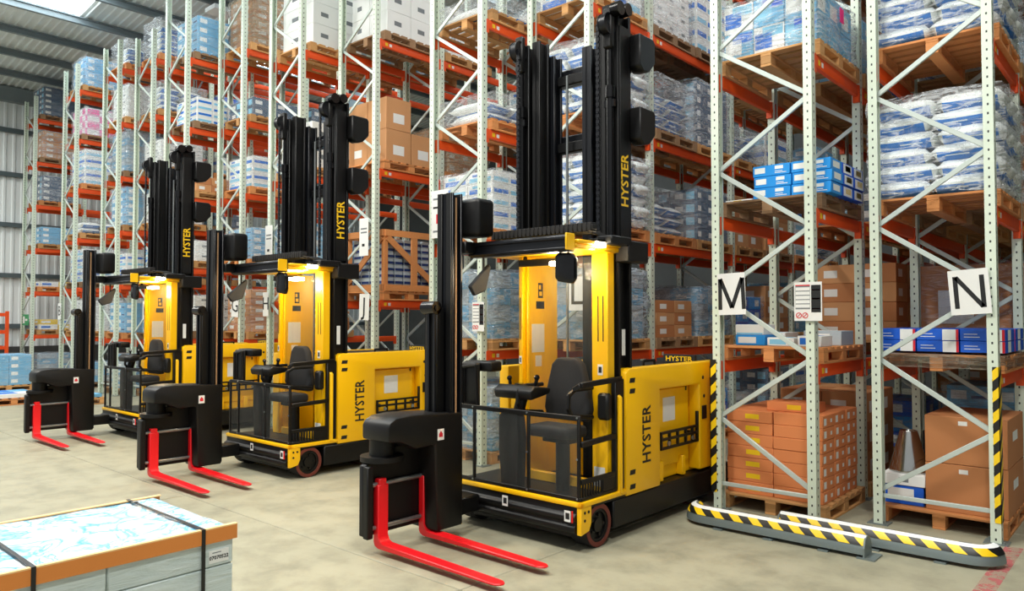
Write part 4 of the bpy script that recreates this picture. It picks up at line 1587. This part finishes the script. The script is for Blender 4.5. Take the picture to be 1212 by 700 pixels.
    for fy in (3.69, 4.15):
        m = B().prism([(-4.655, .53), (-4.595, .53), (-4.595, .14), (-4.575, .105), (-4.54, .09), (-4.2, .082), (-3.42, .064), (-3.42, .05), (-4.6, .045), (-4.64, .06), (-4.655, .09)], 'y', fy - .05, fy + .05)
        # rounded tip
        m.prism([(-3.43, fy - .05), (-3.38, fy - .044), (-3.35, fy - .02), (-3.345, fy), (-3.35, fy + .02), (-3.38, fy + .044), (-3.43, fy + .05)], 'z', .05, .064)
        m.box(-4.66, -4.6, fy - .036, fy + .036, .52, .575)
        P('fork', m, 'red', ca, .005)
    return root


tr1 = build_truck()
tag(tr1, 'yellow and black turret truck with red forks, nearest and largest of the three', 'forklift', 'turret trucks parked at the aisle ends')
tr2 = copy_tree(tr1)
tr2.location = TO + Vector((-3.96, -.06, 0))
tr2['label'] = 'yellow and black turret truck with red forks, middle of the three in the row'
tr3 = copy_tree(tr1)
tr3.location = TO + Vector((-7.96, -.06, 0))
tr3['label'] = 'yellow and black turret truck with red forks, farthest and smallest of the three'

# ------------------------------------------------------------------ guard rails on the floor


def guard_rail(xa, xb, y, label, right_round, left_round):
    root = tag(link('rack_guard_rail', None, None, ((xa + xb) / 2, y, 0)), label, 'guard rail', 'low striped guard rails')
    c = (xa + xb) / 2
    r, n = .085, 12
    prof = [(r * math.cos(math.pi * i / n), .03 + .13 * math.sin(math.pi * i / n)) for i in range(n + 1)]

    def sweep(name, path, pr, mat, lift=0):
        vs, fs = [], []
        k = len(pr)
        for (px, py, dx, dy) in path:
            for u, v in pr:
                s_ = 1 + lift / r
                vs.append((px + dx * u * s_, py + dy * u * s_, .03 + (v - .03) * s_ if v > .03 else v))
        for i in range(len(path) - 1):
            for j in range(k - 1):
                fs.append((i * k + j, i * k + j + 1, (i + 1) * k + j + 1, (i + 1) * k + j))
        m = MB()
        m.add(vs, fs)
        return link(name, m.mesh(name, mat, 0, 1, True), root)
    path = []
    if left_round:
        for i in range(6):
            a = math.pi / 2 * (1 - i / 6)
            path.append((xa - c + .14 - .14 * math.sin(a), .14 - .14 * math.cos(a), -math.sin(math.pi / 2 - a + math.pi / 2 - math.pi / 2) * 0 - math.sin(a), -math.cos(a)))
        path = [(px, py, dx, dy) for px, py, dx, dy in path]
    else:
        path.append((xa - c, 0, 0, -1))
    path.append((xa - c + .16, 0, 0, -1))
    path.append((xb - c - .16, 0, 0, -1))
    if right_round:
        for i in range(1, 7):
            a = math.pi / 2 * i / 6
            path.append((xb - c - .14 + .14 * math.sin(a), .14 - .14 * math.cos(a), math.sin(a), -math.cos(a)))
    else:
        path.append((xb - c, 0, 0, -1))
    sweep('rail_shell', path, prof, 'galv_dark')
    # two hazard strips; the white strip between them paints a highlight on bare metal
    sweep('hazard_tape', path, [prof[i] for i in (2, 3, 4)], 'hazard_rail', .003)
    sweep('hazard_tape', path, [prof[i] for i in (7, 8, 9)], 'hazard_rail', .003)
    sweep('highlight_strip', path, [prof[i] for i in (4, 5, 6)], 'white', .002)
    fm = MB().box(-.04, .04, -.1, .1, 0, .012).box(-.03, .03, -.03, .03, .012, .14).mesh('foot', 'galv_dark')
    for fx in (xa - c + .3, 0, xb - c - .3):
        link('foot', fm, root, (fx, 0, 0))
    ends = []
    if not right_round:
        ends.append(xb - c)
    if not left_round:
        ends.append(xa - c)
    for ex in ends:
        m = MB().prism([(-.09, .012), (.09, .012), (.088, .08), (.06, .14), (0, .165), (-.06, .14), (-.088, .08)], 'x', ex - .006, ex + .006).box(ex - .05, ex + .08, -.1, .1, 0, .012)
        link('end_plate', m.mesh('end_plate', 'galv_dark'), root)
    return root


guard_rail(-3.26, -1.78, 6.08, 'low half-round guard rail with yellow and black tape, left and nearer one, before rack M', False, True)
guard_rail(-2.55, -1.03, 6.36, 'low half-round guard rail with yellow and black tape, right one ending before rack N', True, False)


# ------------------------------------------------------------------ signs
STROKES = {'M': [(-.4, -.5, -.38, .5), (-.37, .5, 0, -.45), (0, -.45, .37, .5), (.38, .5, .4, -.5)],
           'N': [(-.36, -.5, -.36, .5), (-.34, .48, .34, -.48), (.36, -.5, .36, .5)]}


def card(name, x, y, z, w, h, text, label, cat='sign', size=None, roll=0, bold=.0, extra=None, group=None, yaw=0):
    root = tag(link(name, MB().box(-w / 2, w / 2, -.002, .002, -h / 2, h / 2).mesh(name, 'paper'), None, (x, y, z), (0, roll, yaw)), label, cat, group)
    if text in STROKES:
        m = MB()
        for (u0, v0, u1, v1) in STROKES[text]:
            sz = size or h * .6
            a, b_ = Vector((u0 * sz, -.003, v0 * sz)), Vector((u1 * sz, -.003, v1 * sz))
            m.bar(a, b_, sz * .13, .001)
        link('lettering', m.mesh('lettering', 'ink'), root)
    elif text:
        link('lettering', text_mesh(text, size or h * .95, 'ink', bold), root, (0, -.0031, 0), FACE_FRONT)
    if extra:
        m = MB()
        mats = []
        for (u0, u1, v0, v1, mt) in extra:
            if mt not in mats:
                mats.append(mt)
            m.box(-w / 2 + w * u0, -w / 2 + w * u1, -.0032, -.0022, -h / 2 + h * v0, -h / 2 + h * v1, mats.index(mt))
        link('print', m.mesh('print', mats), root)
    return root


GL = 'rack letter signs'
MX, MY = ROWS['M']['x'], ROWS['M']['y']
NX, NY = ROWS['N']['x'], ROWS['N']['y']
card('letter_sign', MX + .21, MY - .03, 2.04, .27, .39, 'M', 'white card with a black letter M on a rack upright', size=.29, roll=-.03, group=GL)
card('letter_sign', NX + .77, NY - .03, 2.03, .29, .37, 'N', 'white card with a black letter N on a rack upright', size=.265, roll=-.07, group=GL)


def notice(x, y, z, w, h, label):
    ex = [(.05, .58, .3, .9, 'grey_ink'), (.62, .96, .22, .92, 'ink'), (.64, .94, .3, .33, 'red_print'), (.64, .94, .55, .59, 'red_print'), (.64, .94, .78, .81, 'red_print'), (.05, .58, .9, .93, 'red_print')]
    c = card('load_notice', x, y, z, w, h, None, label, 'notice', extra=ex, group='rack load notices')
    m = MB()
    for u in (-.33, -.1):
        m.ring((w * u, -.0032, -h * .36), (w * u, -.0042, -h * .36), .026, .019, 16)
        m.obox((w * u, -.0037, -h * .36), .006, .001, .04, Matrix.Rotation(.78, 3, 'Y'))
    link('prohibition_mark', m.mesh('prohibition_mark', 'red_print'), c)
    m = MB()
    for i in range(5):
        m.box(-w * .45 + .002, w * .08 - .002, -.0042, -.0033, -h * .16 + i * h * .11, -h * .16 + i * h * .11 + h * .085)
    link('table_rows', m.mesh('table_rows', 'paper'), c)
    return c


notice(MX + RW - .045, MY - .02, 1.96, .24, .34, 'load notice with black and red column between the M and N signs')
KX, KY, JX, JY, HX, HY, GX, GY, LX, LY = ROWS['K']['x'], ROWS['K']['y'], ROWS['J']['x'], ROWS['J']['y'], ROWS['H']['x'], ROWS['H']['y'], ROWS['G']['x'], ROWS['G']['y'], ROWS['L']['x'], ROWS['L']['y']
notice(KX + RW - .04, KY - .02, 1.83, .2, .36, 'load notice with red marks on the upright left of the nearest truck cab')
card('letter_sign', LX + .78, LY - .03, 2.1, .29, .4, 'L', 'white card with a black letter L seen behind the nearest truck cab', size=.42, group=GL)
card('letter_sign', JX + .75, JY - .03, 1.98, .24, .4, 'J', 'white card with a black letter J behind the middle truck', size=.38, roll=.04, group=GL)
card('letter_sign', HX + .02, HY - .03, 2.04, .17, .4, 'H', 'white card with a black letter H behind the middle truck', size=.3, group=GL)
card('letter_sign', GX + .8, GY - .02, 2.04, .26, .42, 'G', 'white card with a black letter G between the far and middle trucks', size=.38, roll=.05, group=GL)
EX, EY = ROWS['E']['x'], ROWS['E']['y']
CX_, CY_ = ROWS['C']['x'], ROWS['C']['y']
card('letter_sign', EX + .8, EY - .02, 1.98, .24, .42, 'E', 'white card with a black letter E left of the farthest truck cab', size=.36, group=GL)
card('letter_sign', CX_ + .1, CY_ - .03, 1.98, .24, .42, 'B', 'white card with a black letter B far left beside a rack upright', size=.36, group=GL)
txt = [(.12, .7, .8, .84, 'grey_ink'), (.12, .8, .62, .66, 'ink'), (.3, .45, .3, .5, 'red_print'), (.12, .6, .12, .16, 'grey_ink')]
card('info_poster', KX + .22, KY - .02, 3.16, .32, .62, None, 'white poster with red mark on the rack left of the nearest truck mast', 'poster', extra=txt, group='white posters on rack ends')
card('info_poster', JX + .72, JY - .02, 3.06, .22, .58, None, 'white poster on the rack marked J beside the middle truck mast', 'poster', extra=[(.15, .85, .7, .74, 'grey_ink'), (.15, .85, .6, .64, 'grey_ink'), (.3, .6, .25, .32, 'ink')], group='white posters on rack ends')
card('info_poster', HX + .08, HY - .02, 3.06, .22, .58, None, 'white poster on the rack marked H left of the middle truck mast', 'poster', extra=[(.15, .85, .7, .74, 'grey_ink'), (.15, .85, .6, .64, 'grey_ink'), (.3, .6, .25, .32, 'ink')], group='white posters on rack ends')
BX, BY = ROWS['B']['x'], ROWS['B']['y']
m = MB().box(-.25, .25, -.01, .01, -.16, .16)
es = tag(link('exit_sign', m.mesh('exit_sign', 'green_sign'), None, (BX + .6, BY - .03, 1.75)), 'small green safety sign on the rack nearest the far wall', 'sign')
link('pictogram', MB().box(-.2, -.05, -.0125, -.0105, -.1, .1).box(.0, .2, -.0125, -.0105, -.03, .03).mesh('pictogram', 'white'), es)

# ------------------------------------------------------------------ strapped load in the foreground
fx0, fx1, fy1 = -3.94, -3.14, 1.70
fy0 = fy1 - 1.6
cx_, cy_ = (fx0 + fx1) / 2, (fy0 + fy1) / 2
pallet(cx_, cy_, 0, 'wooden pallet under the strapped load in the left foreground', 'wood', True, sc=(.8, 1.42, 1))
root = tag(link('strapped_pallet_load', None, None, (cx_, cy_, PALH)), 'film-wrapped load with cardboard edges and black straps in the left foreground', 'pallet load')
w, d, h = (fx1 - fx0), (fy1 - fy0), .9 - PALH
b = MB()
for k in range(5):
    for j in range(3):
        b = MB().box(-w / 2 + .012, w / 2 - .012, -d / 2 + .012 + j * (d - .024) / 3 + .001, -d / 2 + .012 + (j + 1) * (d - .024) / 3 - .001, k * (h - .02) / 5 + .001, (k + 1) * (h - .02) / 5 - .001)
        link('wrapped_pack', b.mesh('wrapped_pack', 'wrapped_paper', .006), root)
ts = bpy.data.meshes.new('top_sheet')
bm = bmesh.new()
bmesh.ops.create_grid(bm, x_segments=26, y_segments=44, size=.5)
for v in bm.verts:
    v.co = Vector((v.co.x * (w - .014), v.co.y * (d - .004), h - .003 - (.02 if v.co.y > .49 else 0) + noise.noise((v.co.x * 5, v.co.y * 9, 1)) * .006 + noise.noise((v.co.x * 14, v.co.y * 20, 4)) * .003))
bm.to_mesh(ts)
bm.free()
ts.materials.append(M['swirl_sheet'])
ts.polygons.foreach_set('use_smooth', [True] * len(ts.polygons))
link('top_sheet', ts, root)
for sx_ in (-1, 1):
    m = MB()
    x = sx_ * w / 2
    m.box(min(x, x - sx_ * .006), max(x, x - sx_ * .006), -d / 2, d / 2, h - .06, h, 0)
    m.box(min(x, x - sx_ * .022), max(x, x - sx_ * .022), -d / 2, d / 2, h, h + .006, 1)
    link('edge_board', m.mesh('edge_board', ['edge_board', 'edge_top']), root)
for sy_ in (-1,):
    y = sy_ * d / 2
    m = MB().box(-w / 2 + .05, w / 2 - .05, min(y, y - sy_ * .03), max(y, y - sy_ * .03), h - .002, h + .005)
    link('end_board', m.mesh('end_board', 'edge_top'), root)
for yy in (1.545, .905, .27):
    y = yy - cy_
    m = MB().box(-w / 2 - .004, w / 2 + .004, y - .008, y + .008, h + .0065, h + .0085)
    m.box(w / 2 + .001, w / 2 + .004, y - .008, y + .008, -.14, h + .0065).box(-w / 2 - .004, -w / 2 - .001, y - .008, y + .008, -.14, h + .0065)
    st = link('strap', m.mesh('strap', 'strap'), root)
    link('strap_clip', MB().box(-w / 2 + .07, -w / 2 + .1, y - .012, y + .012, h + .008, h + .012).mesh('strap_clip', 'steel'), st)
lb = link('paper_label', MB().box(w / 2 - .0115, w / 2 - .009, 1.575 - cy_, 1.665 - cy_, h - .15, h - .095).mesh('paper_label', 'white'), root)
link('lettering', text_mesh('07070522', .022, 'ink', .02), lb, (w / 2 - .0085, 1.62 - cy_, h - .128), FACE_RIGHT)
link('print_line', MB().box(w / 2 - .009, w / 2 - .0086, 1.59 - cy_, 1.63 - cy_, h - .108, h - .104).mesh('print_line', 'grey_ink'), lb)

# ------------------------------------------------------------------ odds and ends at the far left
pallet(-22.0, 5.6, 0, 'wooden pallet under the pale blue stack at the far left edge', 'wood', True)
wrapped(-22.0, 5.6, PALH, 'pale', .75, 'film-wrapped pale blue stack standing on the floor at the far left edge', film='film', ny=2, lh=.18)
pallet(-18.6, 4.8, 0, 'low wooden pallet with thin blue packs on the floor at the far left', 'wood_orange', True, sc=(1.1, 1, 1))
for i, (dx, mt) in enumerate(((-.28, 'carton_paleblue'), (.28, 'carton_white'))):
    o = link('thin_pack', carton_mesh(.5, .9, .09, (mt, 'blue_print', 'white'), (('f', .1, .6, .2, .8, 1), ('t', .1, .9, .1, .6, 1))), None, (-18.6 + dx, 4.8, PALH))
    tag(o, 'thin %s pack lying on the low pallet at the far left' % ('pale blue', 'white')[i], 'pack', 'thin packs at the far left')
pallet(-17.4, 5.6, 0, 'low wooden pallet with a blue sheet pack left of the farthest truck', 'wood', True)
o = link('thin_pack', carton_mesh(.9, 1.0, .07, ('carton_paleblue', 'carton_white', 'white'), (('f', .1, .6, .2, .8, 1), ('t', .1, .9, .1, .6, 1))), None, (-17.4, 5.6, PALH))
tag(o, 'flat pale blue pack on the pallet left of the farthest truck', 'pack', 'thin packs at the far left')
# small orange shelf by the far wall
sh = tag(link('orange_shelf', None, None, (-25.6, 6.2, 0)), 'small orange storage shelf at the left edge by the far wall', 'shelf')
for sx_ in (-.5, .5):
    for sy_ in (-.25, .25):
        link('leg', MB().box(-.04, .04, -.04, .04, 0, 2.0).mesh('leg', 'orange'), sh, (sx_, sy_, 0))
for z in (.5, .95, 1.4, 1.9):
    link('shelf_board', MB().box(-.45, .45, -.28, .28, -.05, .05).mesh('shelf_board', 'orange', .004), sh, (0, 0, z))
